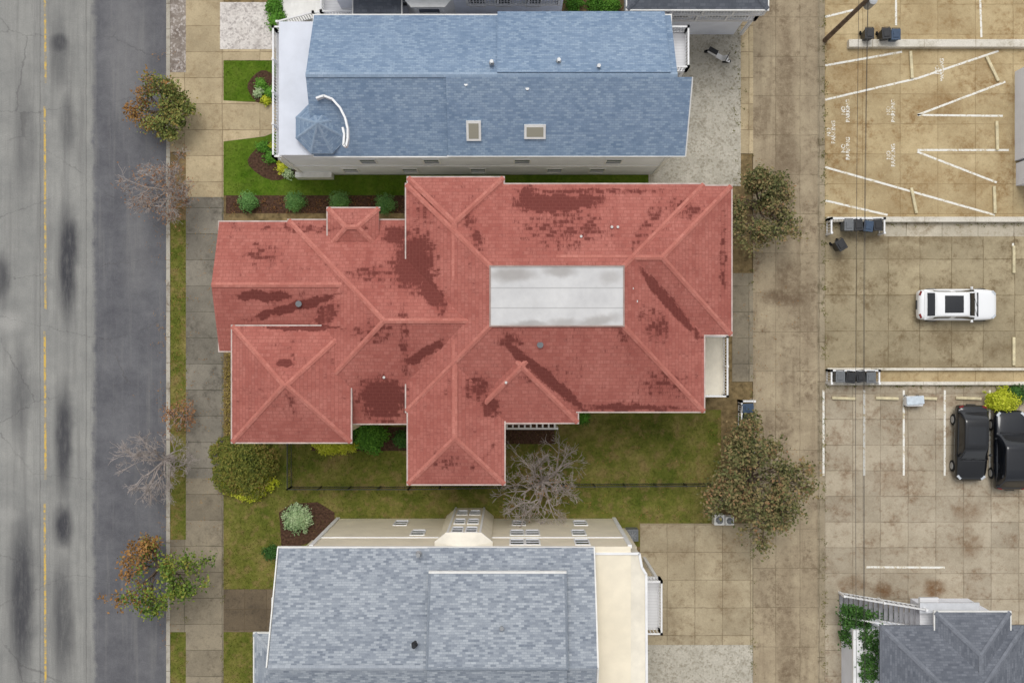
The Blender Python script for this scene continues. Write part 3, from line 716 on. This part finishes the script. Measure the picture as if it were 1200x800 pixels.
for x in (xL+.3,xR-.3):
    mesh_obj('gable_wall',[(x,yE-.3,z3-.05),(x,yR*2-yE+.3,z3-.05),(x,yR,zR3-.15),(x+.1,yE-.3,z3-.05),(x+.1,yR*2-yE+.3,z3-.05),(x+.1,yR,zR3-.15)],[(0,1,2),(5,4,3),(0,2,5,3),(1,4,5,2)],CREAM,h3)
xd0,yd0=W(503,673,9.7); xd1=W(663,0,9.7)[0]
zd=z3+(yE-yd0)*sl+.45; 
slab(h3,[(xd0,yd0,zd),(xd1,yd0,zd),(xd1,yR,zR3+.22),(xd0,yR,zR3+.22)],.8,GREY,edge=GREYC)
slab(h3,[(xd0,yR,zR3+.22),(xd1,yR,zR3+.22),(xd1,yR-5,zR3-1.9),(xd0,yR-5,zR3-1.9)],.5,GREY,edge=GREYC)
MB().box(xd0-.05,xd1+.05,yd0,yd0+.11,zd-.16,zd+.02).out('dormer_gutter',TRIM,h3)
caps('dormer_edges',[((xd0,yd0,zd),(xd0,yR,zR3+.22)),((xd1,yd0,zd),(xd1,yR,zR3+.22)),((xd0,yR,zR3+.22),(xd1,yR,zR3+.22))],shingle('grey_edge',srgb(134,142,152),srgb(146,152,160),srgb(120,128,138),.5,.3,.02),h3,.07,.03)
xs=W(500,0,9)[0]
slab(h3,[(xs,yE+.03,z3+.1),(xR+.02,yE+.03,z3+.1),(xR+.02,yR+.0,zR3+.08),(xs,yR+.0,zR3+.08)],.14,GREY,edge=GREYC)
wxl,wxr,wyn=-10.2,6.0,-10.35
MB().box(wxl,wxr,yR*2-yE,wyn,.05,z3-.25).out('walls',CREAM,h3)
MB().box(wxl-.05,wxr+.05,wyn,wyn+.05,5.9,6.02).out('trim_bands',WHITE,h3)
MB().box(wxl-.06,wxl+.14,wyn-.1,wyn+.08,.05,z3-.3).box(wxr-.14,wxr+.06,wyn-.1,wyn+.08,.05,z3-.3).out('corner_boards',WHITE,h3)
for px,z in ((606,4.6),(624,4.6),(606,7.2),(624,7.2),(678,4.6),(682,7.2),(490,4.6),(608,1.7),(680,1.7),(470,1.7)):
    window(h3,W(px,0,z)[0],wyn,z,.66,1.3,'N')
bx0,bx1=W(518,0,4)[0],W(577,0,4)[0]
bay=[(bx0,wyn-.1),(bx0,wyn+.15),(bx0+.55,wyn+.62),(bx1-.55,wyn+.62),(bx1,wyn+.15),(bx1,wyn-.1)][::-1]
MB().prism(bay,.05,8.05).out('bay_wall',CREAM,h3)
bc=(bx0+bx1)/2
big=[(bc+(p[0]-bc)*1.07,(p[1]+.07)) for p in bay]
roof_faces('bay_roof',[[(*big[i],8.16),(*big[i+1],8.16),(bc,wyn-.0,8.45)] for i in range(5)],CREAMR,h3)
MB().prism(big,8.03,8.15).out('bay_cornice',WHITE,h3)
for z in (1.9,4.7,7.1):
    window(h3,bc-.36,wyn+.62,z,.5,1.3,'N'); window(h3,bc+.36,wyn+.62,z,.5,1.3,'N')
mb=MB()
for x in (bx0+.55,bx1-.55): mb.box(x-.05,x+.05,wyn+.52,wyn+.67,.05,8.0)
mb.out('bay_trim',WHITE,h3)
zf=8.2
P=[W(692,648,zf),W(749,648,zf),W(752,664,zf),(W(757,0,zf)[0],W(0,672,zf)[1]),(W(758,0,zf)[0],-20.5),(W(692,0,zf)[0],-20.5)]
MB().prism(P[::-1],5.6,zf).out('flat_roof',CREAMR,h3)
mb=MB()
for a,b in zip(P[:-1],P[1:-1]+[P[4]]): 
    if a!=b: mb.beam((a[0],a[1],zf+.04),(b[0],b[1],zf+.04),.12,.14)
mb.out('parapet_trim',WHITE,h3)
MB().box(P[0][0]+.1,P[3][0]-.15,-20.3,P[1][1]-.2,.05,5.6).out('east_wing_walls',CREAM,h3)
r=deckbox(h3,745,676,772,736,5.4,skip='W'); 
r=rects(298,742,345,1000,7.6); hip(h3,r,7.6,.4,GREY,gable='E',gut='NW',capmat=GREYC); walls(h3,r,7.4,CREAM)
r=rects(318,700,350,800,7.2); MB().box(r[0],r[1],r[2],r[3],6.9,7.2).out('porch_roof',TRIM,h3)
MB().box(W(330,0,8)[0],wxl,-19,-11.6,.05,z3-.3).out('west_wing_walls',CREAM,h3)
for px,py,z in ((490,650,8.9),(485,757,10.8),(588,736,10.3)): vent(h3,px,py,z,.08,.3,METAL if px!=485 else BLACK)
# ---------------------------------------------------------------- north neighbours
h4=empty('white_clapboard_house')
MB().box(W(372,0,0)[0]+2,W(655,0,0)[0],18.3,30,.05,7.5).out('walls',LGREY,h4)
DK=shingle('charcoal_shingles',srgb(102,106,114),srgb(122,126,134),srgb(82,86,94),.34,.17)
hip(h4,(-10.0,3.2,18.25,30,),7.6,.5,DK,capmat=DK)
for px in (480,500,520,560,590,625):
    window(h4,W(px,0,4)[0],18.3,4.9,.75,1.5,'S')
for px in (400,440,560,600): window(h4,W(px,0,1.5)[0],18.3,1.8,.9,1.4,'S')
bx=W(505,0,4)[0]; MB().prism([(bx-1.3,18.31),(bx-.8,17.75),(bx+.8,17.75),(bx+1.3,18.31)],.05,5.9).out('bay',WHITE,h4)
window(h4,bx,17.75,4.7,1.1,1.4,'S'); MB().prism([(bx-1.5,18.32),(bx-.9,17.6),(bx+.9,17.6),(bx+1.5,18.32)],5.9,6.05).out('bay_roof',TRIM,h4)
r=deckbox(h4,380,-30,470,20,3.8,skip='N'); 
hip(h4,rects(414,-30,470,18,5.6),5.6,.3,DK,gut='SWE'); MB().box(W(418,0,5)[0],W(466,0,5)[0],W(0,14,5)[1],W(0,-30,5)[1],3.8,5.4).out('porch_room',WHITE,h4)
st=MB()
for i in range(9):
    st.box(-13.6+i*.28,-13.3+i*.28,18.4,20.2,.05,.25+i*.2)
st.box(-11.1,-8.5,18.4,21,.05,2.1); st.out('front_steps',TRIM,h4)
railing(h4,[(-13.5,18.35,.2),(-11.1,18.35,1.9),(-8.5,18.35,2.05)],0); railing(h4,[(-13.5,20.3,.2),(-11.1,20.3,1.9)],0)
railing(h4,[W(548,6,4.6),W(655,6,4.6)],4.6,name='balcony_railing')
MB().box(W(548,0,4.6)[0],W(655,0,4.6)[0],W(0,6,4.6)[1],18.3,4.4,4.6).out('balcony',WHITE,h4)
h5=empty('charcoal_roofed_house')
hip(h5,rects(735,-160,900,11,6.2),6.2,.5,DK,capmat=DK); walls(h5,rects(735,-160,900,11,6.2),6.0,LGREY,.5)
r=deckbox(h5,780,-10,884,24,3.0,skip='N')
yw5=rects(735,-160,900,11,6.2)[2]+.5
railing(h5,[(r[0],yw5-.35,4.9),(r[1],yw5-.35,4.9)],0,.9,name='balcony_railing'); MB().box(r[0],r[1],yw5-.4,yw5,4.75,4.9).out('balcony',WHITE,h5)
for px in (755,800,840,870): window(h5,W(px,0,4)[0],yw5,4.0,.8,1.0,'S')
h6=empty('white_garage'); r=rects(1217,64,1450,182,3.0)
PALE=plain('pale_roof',srgb(226,226,225),.7,.3,0,.06,2)
MB().box(*r,2.85,3.0).out('flat_roof',PALE,h6,bevel=.02); MB().box(r[0]+.1,r[1],r[2]+.2,r[3]-.2,.05,2.85).out('walls',LGREY,h6)
r2=rects(1214,182,1450,214,2.6); MB().box(r2[0],r2[1],r2[2],r2[3]-.02,2.45,2.6).out('lean_to_roof',TRIM,h6); MB().box(r2[0]+.1,r2[1],r2[2]+.2,r2[3]-.02,.05,2.45).out('lean_to_wall',LGREY,h6)
# ---------------------------------------------------------------- SE dark-roofed building
h7=empty('slate_roofed_house')
SL=shingle('slate_grey_shingles',srgb(110,114,122),srgb(130,134,142),srgb(90,94,103),.3,.13,.012,streak=.2,rndamt=.6)
SLC=shingle('slate_caps',srgb(122,126,134),srgb(134,138,146),srgb(108,112,120),.5,.3,.02)
hip(h7,rects(1033,734,1200,1010,4.4),4.4,.5,SL,capmat=SLC,gutmat=SLC); walls(h7,rects(1033,734,1200,1010,4.4),4.3,LGREY)
hip(h7,rects(1096,717,1184,840,4.5),4.5,.5,SL,capmat=SLC,gutmat=TRIM); walls(h7,rects(1096,717,1184,840,4.5),4.4,LGREY)
r=rects(1000,738,1034,1000,2.8); MB().box(*r,2.6,2.8).out('side_porch_roof',WHITE,h7); MB().box(r[0]+.2,r[1],r[2]+.2,r[3]-.2,.05,2.6).out('side_porch_wall',LGREY,h7)
MB().box(*rects(1078,706,1148,718,4.0),3.85,4.0).out('landing_roof',plain('landing_grey',srgb(200,202,206),.6,.3,0,.06,2),h7)
st=MB(); p0=W(984,706,.2); p1=W(1078,722,3.4); n=16
for i in range(n):
    t=i/n; x=p0[0]+(p1[0]-p0[0])*t; y=p0[1]+(p1[1]-p0[1])*t; dx=(p1[0]-p0[0])/n
    st.box(x,x+dx+.02,y-.55,y+.55,.12+3.3*t,.2+3.3*t)
st.out('staircase',plain('step_boards',srgb(150,150,154),.7,.3,0,.1,3),h7)
for o in (-.6,.6):
    railing(h7,[(p0[0],p0[1]+o,.1),(p1[0],p1[1]+o,3.35)],0,.95,.2,name='stair_railing')
r=rects(1078,700,1100,740,3.4); MB().box(*r,3.2,3.4).out('stair_landing',DECKW,h7)
cs=[]
for i in range(620):
    t=random.random(); px=988+random.random()*62; py=712+random.random()**1.2*46+ (px-988)*.12
    if px>1030 and py>735: px-=25
    z=.4+random.random()*1.5; cs.append((*W(px,py,z),z))
for i in range(150):
    z=1+random.random()*1.6; cs.append((*W(1022+random.uniform(-12,12),735+random.random()*62,2.9),2.9+random.uniform(-.1,.15)))
ivy=empty('ivy'); leaves('foliage',cs,.14,14,.16,L_DKG,ivy,up=.8)

# ---------------------------------------------------------------- fences
def fence(pts,name,mat,h=1.2):
    return railing(None,pts,.08,h,.13,mat,name=name)
fence([W(340,519,.5),W(340,571,.5),W(480,571,.5)],'metal_fence',BLKMET)
fence([W(480,571,.5),W(660,568,.5),W(838,567,.5)],'metal_fence',BLKMET)
# ---------------------------------------------------------------- cars
CARG=plain('car_glass',srgb(24,26,30),.06,.9,0,0)
HL=plain('headlight_lens',srgb(190,195,200),.15,.6,0,0); TL=plain('tail_light_lens',srgb(120,20,18),.2,.5,0,0)
def car(name,px,py,rot,L,Wd,Ht,paint,roofglass=False,suv=False):
    root=empty(name); hw=Wd/2
    S=[(-.5,.74,.42,.66),(-.492,.86,.32,.84),(-.46,.94,.24,.96 if suv else .92),(-.36,.985,.2,1.0),(-.2,1,.2,1.0),(0,1,.2,.98),(.16,1,.2,.98),(.26,.99,.2,.96),(.36,.97,.2,.90),(.44,.92,.22,.82),(.482,.82,.28,.70),(.5,.62,.36,.58)]
    v=[];f=[]; C=[(0,0),(.8,0),(.97,.14),(1,.45),(.985,.78),(.9,.97),(.62,1.02),(.3,1.035),(0,1.04)]
    ring=[(c[0],c[1]) for c in C]+[(-c[0],c[1]) for c in C[-2:0:-1]]
    n=len(ring)
    for (t,w,zl,zd) in S:
        for (a,b) in ring: v.append((t*L,a*hw*w,zl+(zd-zl)*b))
    for i in range(len(S)-1):
        for j in range(n): f.append((i*n+j,i*n+(j+1)%n,(i+1)*n+(j+1)%n,(i+1)*n+j))
    f.append(tuple(range(n-1,-1,-1))); f.append(tuple(range((len(S)-1)*n,len(S)*n)))
    o=mesh_obj('body',v,f,paint,root,smooth=True); sb=o.modifiers.new('s','SUBSURF'); sb.levels=2; sb.render_levels=2
    zr=Ht; rb=-.47 if suv else -.44
    rows=[(rb,.78,0,.95),(rb+.015,.78,.06,.95),((-.36 if suv else -.33),.76,.88,.9),(-.29,.755,.96,.88),(-.24,.75,.99,.87),(-.12,.75,1.0,.87),(-.09,.75,1.0,.87),(.02,.74,.98,.87),(.05,.73,.95,.88),(.075,.73,.9,.89),(.2,.78,.08,.94),(.215,.78,0,.94)]
    zb=.97; v=[];mi=[];f=[]
    cols=[-1,-.93,-.86,-.6,0,.6,.86,.93,1]
    for (t,wr,hh,wb) in rows:
        z=zb+(zr-zb)*hh
        for c in cols:
            a=abs(c); sg=1 if c>=0 else -1
            if a==1: yy=wb; zz=zb-.04
            elif a==.93: yy=wr+(wb-wr)*.18; zz=zb+(z-zb)*.84
            elif a==.86: yy=wr*.93; zz=zb+(z-zb)*.97
            elif a==.6: yy=wr*.84; zz=z+.005
            else: yy=0; zz=z+.03
            v.append((t*L,sg*yy*hw,zz))
    nc=len(cols)
    for i in range(len(rows)-1):
        for j in range(nc-1):
            f.append((i*nc+j,(i+1)*nc+j,(i+1)*nc+j+1,i*nc+j+1))
            g=0
            if j in (3,4): g=1 if i in (1,9) or (roofglass and i in (4,5,6)) else 0
            if j in (2,5): g=1 if i in (1,9) else 0
            if j in (0,7): g=1 if i in (2,3,4,6,7,8,9) else 0
            mi.append(g)
    o=mesh_obj('cabin',v,f,[paint,CARG],root,smooth=True,mi=mi); sb=o.modifiers.new('s','SUBSURF'); sb.levels=2; sb.render_levels=2
    mb=MB(); rm=MB()
    for t in (-.3,.31):
        for sg in (-1,1):
            y=sg*(hw-.1); mb.tube((t*L,y-.11,.33),(t*L,y+.11,.33),.33,.33,20); rm.tube((t*L,y+sg*.112,.33),(t*L,y+sg*.125,.33),.21,.2,14)
    mb.out('tyres',RUBBER,root,bevel=.03); rm.out('rims',METAL,root)
    mb=MB()
    for sg in (-1,1):
        mb.tube((.15*L,sg*(hw-.06),1.0),(.145*L,sg*(hw+.1),1.04),.05,.09,8); 
    mb.out('wing_mirrors',paint,root,bevel=.02)
    mb=MB()
    for sg in (-1,1): mb.beam((.47*L,sg*hw*.62,.73),(.425*L,sg*hw*.84,.79),.16,.07)
    mb.out('headlights',HL,root,bevel=.02)
    mb=MB()
    for sg in (-1,1): mb.beam((-.487*L,sg*hw*.58,.82),(-.468*L,sg*hw*.84,.83),.1,.14)
    mb.out('tail_lights',TL,root,bevel=.02)
    mb=MB(); mb.beam((.225*L,-hw*.74,.995),(.225*L,hw*.74,.995),.07,.03)
    mb.beam((.215*L,-hw*.1,1.02),(.17*L,hw*.5,1.1),.02,.02).beam((.215*L,-hw*.65,1.0),(.17*L,-hw*.1,1.1),.02,.02); mb.box(-.51*L,-.5*L,-.26,.26,.5,.62); mb.box(.494*L,.503*L,-.4,.4,.4,.5)
    mb.out('cowl_and_grille',BLACK,root)
    x,y=W(px,py,.8); root.location=(x,y,.11); root.rotation_euler=(0,0,math.radians(rot)); return root
PW=plain('car_paint_white',srgb(236,237,238),.2,.6,0,0); PB=plain('car_paint_black',srgb(18,19,22),.12,.8,0,0)
PB2=plain('car_paint_dark_blue',srgb(20,23,29),.12,.8,0,0)
car('parked_car',1122,357,0,4.6,1.85,1.46,PW,True)
car('parked_car',1138,519,-91,4.4,1.88,1.5,PB,True)
car('parked_suv',1184,527,90,4.6,1.95,1.72,PB2,True,True)
# ---------------------------------------------------------------- bins and small objects
def bin_(px,py,rot=0,mat=BLACK,lid=None,s=1.0):
    root=empty('wheelie_bin'); mb=MB()
    a,b=.24*s,.28*s
    mb.add([(-a*.85,-b*.85,.08),(a*.85,-b*.85,.08),(a*.85,b*.85,.08),(-a*.85,b*.85,.08),(-a,-b,1.0),(a,-b,1.0),(a,b,1.0),(-a,b,1.0)],[(3,2,1,0),(4,5,6,7),(0,1,5,4),(1,2,6,5),(2,3,7,6),(3,0,4,7)])
    mb.out('bin_body',mat,root,bevel=.02)
    mb=MB().box(-a-.03,a+.03,-b-.05,b+.03,1.0,1.05).box(-a*.7,a*.7,-b*.7,b*.6,1.05,1.09); mb.out('lid',lid or mat,root,bevel=.02)
    MB().tube((-a,b+.08,.98),(a,b+.08,.98),.02,.02,6).beam((-a*.8,b,.98),(-a*.8,b+.08,.98),.03,.03).beam((a*.8,b,.98),(a*.8,b+.08,.98),.03,.03).out('handle',BLACK,root)
    MB().tube((-a-.02,b,.13),(-a+.05,b,.13),.12,.12,12).tube((a-.05,b,.13),(a+.02,b,.13),.12,.12,12).out('wheels',RUBBER,root)
    x,y=W(px,py,1.0); root.location=(x,y,.11); root.rotation_euler=(0,0,math.radians(rot))
BLUEP=plain('blue_plastic',srgb(54,74,98),.5,.4,0,.1,4)
for i,(px,py,r_,mt,ld) in enumerate([(994,264,0,GREYP,GREYP),(1005,264,6,BLACK,BLACK),(1017,265,-7,BLACK,BLUEP),(1028,264,3,BLACK,BLACK),(985,287,30,BLACK,BLACK),
      (984,441,0,GREYP,GREYP),(996,442,-6,BLACK,BLACK),(1008,441,8,BLACK,BLACK),(1020,442,0,BLACK,GREYP),(876,478,94,BLACK,BLUEP),(877,491,86,BLACK,BLACK),(876,504,90,GREYP,BLUEP),(877,518,97,BLACK,BLACK),
      (1018,40,0,BLACK,BLACK),(1038,40,5,BLACK,BLACK),(1049,41,0,BLUEP,BLUEP)]):
    bin_(px,py,r_,mt,ld)
def pen(x0,y0,x1,y1,name,sk=''):
    r=rects(x0,y0,x1,y1,1.0); c={'N':((r[0],r[3]),(r[1],r[3])),'S':((r[0],r[2]),(r[1],r[2])),'W':((r[0],r[2]),(r[0],r[3])),'E':((r[1],r[2]),(r[1],r[3]))}
    root=empty(name)
    for k,(a,b) in c.items():
        if k not in sk: railing(root,[a,b],.1,.95,.14)
pen(974,256,1036,273,'bin_enclosure','S'); pen(974,434,1030,449,'bin_enclosure','S'); pen(869,470,884,531,'bin_enclosure','E')
def acunit(px,py,s=.8,mat=TRIM):
    x,y=W(px,py,.8); root=empty('condenser_unit'); MB().box(x-s/2,x+s/2,y-s/2,y+s/2,.1,.85).out('casing',mat,root,bevel=.03)
    MB().tube((x,y,.85),(x,y,.88),s*.36,s*.36,18).out('fan_grille',GREYP,root)
    mb=MB()
    for k in range(4): a=k*math.pi/4; mb.beam((x-math.cos(a)*s*.36,y-math.sin(a)*s*.36,.9),(x+math.cos(a)*s*.36,y+math.sin(a)*s*.36,.9),.02,.02)
    mb.out('grille_bars',METAL,root)
acunit(843,609,.6); acunit(855,610,.5); acunit(741,627,.7,GREYP)
root=empty('covered_cart'); x,y=W(1072,470,.7); MB().box(x-.5,x+.5,y-.3,y+.3,.3,.75).out('tub',WHITE,root,bevel=.08); MB().beam((x-.5,y,.75),(x+.5,y+.1,.82),.5,.1).out('cover',plain('pale_blue_tarp',srgb(200,210,218),.6,.3,0,.1,5),root,bevel=.05)
mb=MB(); [mb.tube((x+sx,y+sy-.03,.2),(x+sx,y+sy+.03,.2),.1,.1,10) for sx in (-.35,.35) for sy in (-.3,.3)]; mb.out('wheels',RUBBER,root)
root=empty('moped'); x,y=W(843,65,.7)
mb=MB(); mb.tube((x-.55,y+.3,.3),(x-.55,y+.38,.3),.26,.26,14).tube((x+.5,y-.28,.3),(x+.5,y-.2,.3),.26,.26,14); mb.out('wheels',RUBBER,root)
mb=MB(); mb.beam((x-.6,y+.36,.65),(x-.1,y+.1,.6),.3,.3).beam((x-.1,y+.1,.38),(x+.3,y-.12,.38),.28,.12).beam((x+.28,y-.1,.4),(x+.42,y-.2,.95),.3,.14).beam((x+.35,y-.2,.55),(x+.65,y-.32,.5),.14,.06); mb.out('bodywork',WHITE,root,bevel=.05)
mb=MB(); mb.beam((x-.62,y+.36,.84),(x-.12,y+.1,.82),.26,.08).tube((x+.25,y-.45,1.02),(x+.55,y+.08,1.02),.02,.02,6).tube((x+.42,y-.2,.9),(x+.4,y-.18,1.04),.03,.03,6); mb.out('seat_and_handlebar',BLACK,root)
root=empty('utility_pole'); X0,Y0=18.3,17.6
MB().tube((X0,Y0,.05),(X0,Y0,8.8),.15,.1,12).out('pole',WOODP,root)
MB().beam((X0-.95,Y0,8.3),(X0+.95,Y0,8.3),.1,.12).beam((X0-.5,Y0+.05,8.2),(X0,Y0+.05,7.7),.05,.05).out('crossarm',WOODP,root)
mb=MB(); [mb.tube((X0+d,Y0,8.36),(X0+d,Y0,8.52),.05,.03,8) for d in (-.85,-.4,.4,.85)]; mb.out('insulators',GREYP,root)
MB().tube((X0+.3,Y0-.05,6.4),(X0+.3,Y0-.05,7.3),.22,.22,14).out('transformer',METAL,root)
wires=empty('overhead_wires')
for d,z,sg in ((-.85,8.5,.5),(-.4,8.5,.7),(.0,7.4,.6)):
    mb=MB()
    for span in ((Y0,Y0-46),(Y0,Y0+46),(Y0-46,Y0-92)):
        pr=None
        for i in range(25):
            t=i/24; p=(X0+d,span[0]+(span[1]-span[0])*t,z-sg*4*t*(1-t))
            if pr: mb.tube(pr,p,.011,.011,5,False)
            pr=p
    mb.out('wire',WIREM,wires)
p2=empty('utility_pole'); MB().tube((X0,Y0-46,.05),(X0,Y0-46,8.8),.17,.12,12).out('pole',WOODP,p2); MB().beam((X0-.95,Y0-46,8.3),(X0+.95,Y0-46,8.3),.1,.12).out('crossarm',WOODP,p2)
# ---------------------------------------------------------------- trees
tree('street_tree',178,119,1.95,4.4,L_OLIVE,BARK,10,.18,depth=4,seed=1,rad=.19,drop=.25,lmat2=L_ORANGE)
tree('street_tree',190,218,2.3,4.2,L_BARE,BARKG,1,.12,depth=5,seed=2,drop=.7,tw=.010,limbs=10)
tree('street_tree',184,542,2.2,4.0,L_BARE,BARKG,0,.1,depth=5,seed=3,tw=.010,limbs=10)
tree('street_tree',207,492,1.2,2.6,L_BARE,BARKG,4,.13,depth=3,seed=5)
tree('street_tree',179,673,2.6,4.6,L_GREEN,BARK,10,.19,depth=4,seed=4,rad=.2,drop=.3,lmat2=L_ORANGE)
tree('alley_tree',897,233,2.45,5.0,L_BROWN,BARK,12,.19,depth=4,seed=8,squash=(.85,1.2),rad=.2,drop=.25)
tree('alley_tree',886,562,3.4,5.4,L_BROWN,BARK,12,.21,depth=4,seed=9,limbs=11,squash=(1,1.08),rad=.24,drop=.25)
tree('bare_garden_tree',640,568,2.9,3.2,L_BARE,BARKG,1,.1,depth=5,seed=11,tw=.011,drop=.9,limbs=11)
shrub('large_shrub',284,544,2.0,1.6,L_SHRUB,5200,.15,5)
shrub('yellow_hedge',290,567,1.6,.75,L_YEL,3600,.11,4,ry=.95)
shrub('yellow_hedge',392,523,1.4,.7,L_YEL,1800,.11,3,ry=.45)
shrub('green_shrub',434,511,1.0,1.1,L_BRG,1600,.13,5); shrub('green_shrub',470,514,.5,.8,L_DKG,500,.12,5)
shrub('green_shrub',405,508,.6,.9,L_DKG,600,.12)
shrub('variegated_shrub',348,608,.85,.8,L_VAR,1500,.12,7)
for px,py in ((290,236),(345,236),(397,235),(451,238)): shrub('boxwood_ball',px,py,.6,1.1,L_BOX,900,.08,3,ry=.6)
for px,py,r_,mt in ((306,98,.35,L_BRG),(316,108,.4,L_BRG),(312,118,.25,L_YEL),(303,108,.3,L_VAR),(308,172,.4,L_BRG),(318,183,.5,L_BRG),(330,196,.35,L_YEL),(322,171,.25,L_YEL),(338,203,.3,L_VAR)):
    shrub('garden_shrub',px,py,r_,.5,mt,260,.11)
shrub('yellow_green_shrub',1176,470,1.05,1.0,L_YEL,1600,.12,5,ry=.8); shrub('green_shrub',1192,462,.6,.8,L_DKG,600,.12)
for px,py,r_ in ((325,22,.7),(322,8,.5),(672,3,.5),(700,4,.6),(718,6,.45)): shrub('green_shrub',px,py,r_,.8,L_BRG,700,.12)
shrub('green_shrub',318,648,.5,.6,L_DKG,350,.11); shrub('low_shrub',684,489,.4,.5,L_BRG,300,.1)
cs=[W3(268+random.random()*205,231+random.random()*17,.2) for _ in range(170)]
leaves('bedding_plants',cs,.1,5,.1,leafmat('leaves_rusty',[srgb(80,60,42),srgb(130,86,52),srgb(100,104,52)]),None)
LDRY=leafmat('leaves_dry',[srgb(110,94,50),srgb(144,126,66),srgb(164,144,84)])
cs=[W3(264+random.random()*8,408+random.random()*110,.25) for _ in range(160)]
leaves('dry_border_plants',cs,.12,6,.12,LDRY,None)
# weeds creeping along kerbs, walls and joints
cs=[]
for _ in range(420):
    k=random.random()
    if k<.35: p=(random.gauss(966,1.6),random.uniform(0,800))
    elif k<.5: p=(random.gauss(882,1.6),random.uniform(180,800))
    elif k<.62: p=(random.uniform(970,1200),random.gauss(262,1.2))
    elif k<.74: p=(random.uniform(970,1200),random.gauss(452,1.2))
    elif k<.84: p=(random.gauss(262,1.2),random.uniform(230,800))
    elif k<.92: p=(random.gauss(218,1),random.uniform(230,800))
    else: p=(random.gauss(865,4),random.uniform(20,215))
    if random.random()<.75: p=(p[0],round(p[1]/26)*26+random.gauss(0,5)) if k<.5 else p
    cs.append(W3(p[0],p[1],.15))
leaves('weeds',cs,.07,6,.08,leafmat('leaves_weed',[srgb(80,84,40),srgb(112,112,58),srgb(134,124,74)]),None,up=1,flat=.2)
def blades(name,rs_,dens,size,mat):
    P=[]
    for (x0,y0,x1,y1) in rs_:
        n=int((x1-x0)*(y1-y0)*.0025*dens); a=np.stack([rng.uniform(x0,x1,n),rng.uniform(y0,y1,n)],1); P.append(a)
    P=np.concatenate(P); N=len(P); X=(P[:,0]-600)*K; Y=(400-P[:,1])*K
    a=rng.uniform(0,6.283,N); hgt=size*rng.uniform(.5,1.2,N); w=.018+rng.uniform(0,.02,N); ln=hgt*rng.uniform(.3,1.1,N); b=rng.uniform(0,6.283,N)
    V=np.zeros((N,3,3)); z=.10
    V[:,0]=np.stack([X-np.cos(a)*w,Y-np.sin(a)*w,np.full(N,z)],1); V[:,1]=np.stack([X+np.cos(a)*w,Y+np.sin(a)*w,np.full(N,z)],1)
    V[:,2]=np.stack([X+np.cos(b)*ln,Y+np.sin(b)*ln,z+hgt],1)
    me=bpy.data.meshes.new(name); me.vertices.add(3*N); me.vertices.foreach_set('co',V.ravel()); me.loops.add(3*N); me.loops.foreach_set('vertex_index',np.arange(3*N,dtype=np.int32))
    me.polygons.add(N); me.polygons.foreach_set('loop_start',np.arange(0,3*N,3,dtype=np.int32)); me.update(calc_edges=True); me.materials.append(mat)
    o=bpy.data.objects.new(name,me); COL.objects.link(o)
blades('grass',[(262,71,330,118),(262,168,480,228),(262,519,480,690),(480,490,845,612),(200,258,218,632),(200,740,218,810),(262,740,302,810)],130,.06,LAWN)
cs=[]
for _ in range(700):
    k=random.random()
    if k<.4: p=(random.gauss(197,9),random.uniform(60,760))
    elif k<.6: p=(random.gauss(890,22),random.uniform(180,640))
    elif k<.8: p=(random.gauss(240,25),random.uniform(230,620))
    else: p=(random.uniform(600,880),random.uniform(490,610))
    cs.append(W3(p[0],p[1],.14))
leaves('fallen_leaves',cs,.12,3,.07,L_LIT,None,up=3,flat=.02)

# ---------------------------------------------------------------- light, sky, camera
EL,AZ=math.radians(66),math.radians(350)
w=bpy.data.worlds.new('World'); scene.world=w; w.use_nodes=True; nt=w.node_tree; bg=nt.nodes['Background']
sky=nt.nodes.new('ShaderNodeTexSky'); sky.sky_type='NISHITA'; sky.sun_disc=False; sky.sun_elevation=EL; sky.sun_rotation=AZ; sky.dust_density=3.0; sky.air_density=1.0
hs=nt.nodes.new('ShaderNodeHueSaturation'); hs.inputs['Saturation'].default_value=.15
nt.links.new(sky.outputs[0],hs.inputs['Color']); nt.links.new(hs.outputs[0],bg.inputs[0]); bg.inputs[1].default_value=.15
sun=bpy.data.lights.new('sun','SUN'); sun.energy=1.15; sun.angle=math.radians(30); sun.color=(1,.975,.93)
so=bpy.data.objects.new('sun',sun); COL.objects.link(so)
d=Vector((math.sin(AZ)*math.cos(EL),math.cos(AZ)*math.cos(EL),math.sin(EL)))
so.rotation_euler=d.to_track_quat('Z','Y').to_euler(); so.location=(0,0,30)
cam=bpy.data.cameras.new('camera'); cam.lens=36; cam.sensor_width=36; cam.clip_end=5000; cam.clip_start=.5
co=bpy.data.objects.new('camera',cam); COL.objects.link(co); co.location=(0,0,H); co.rotation_euler=(0,0,0); scene.camera=co
scene.view_settings.view_transform='Standard'; scene.view_settings.look='None'; scene.view_settings.exposure=0
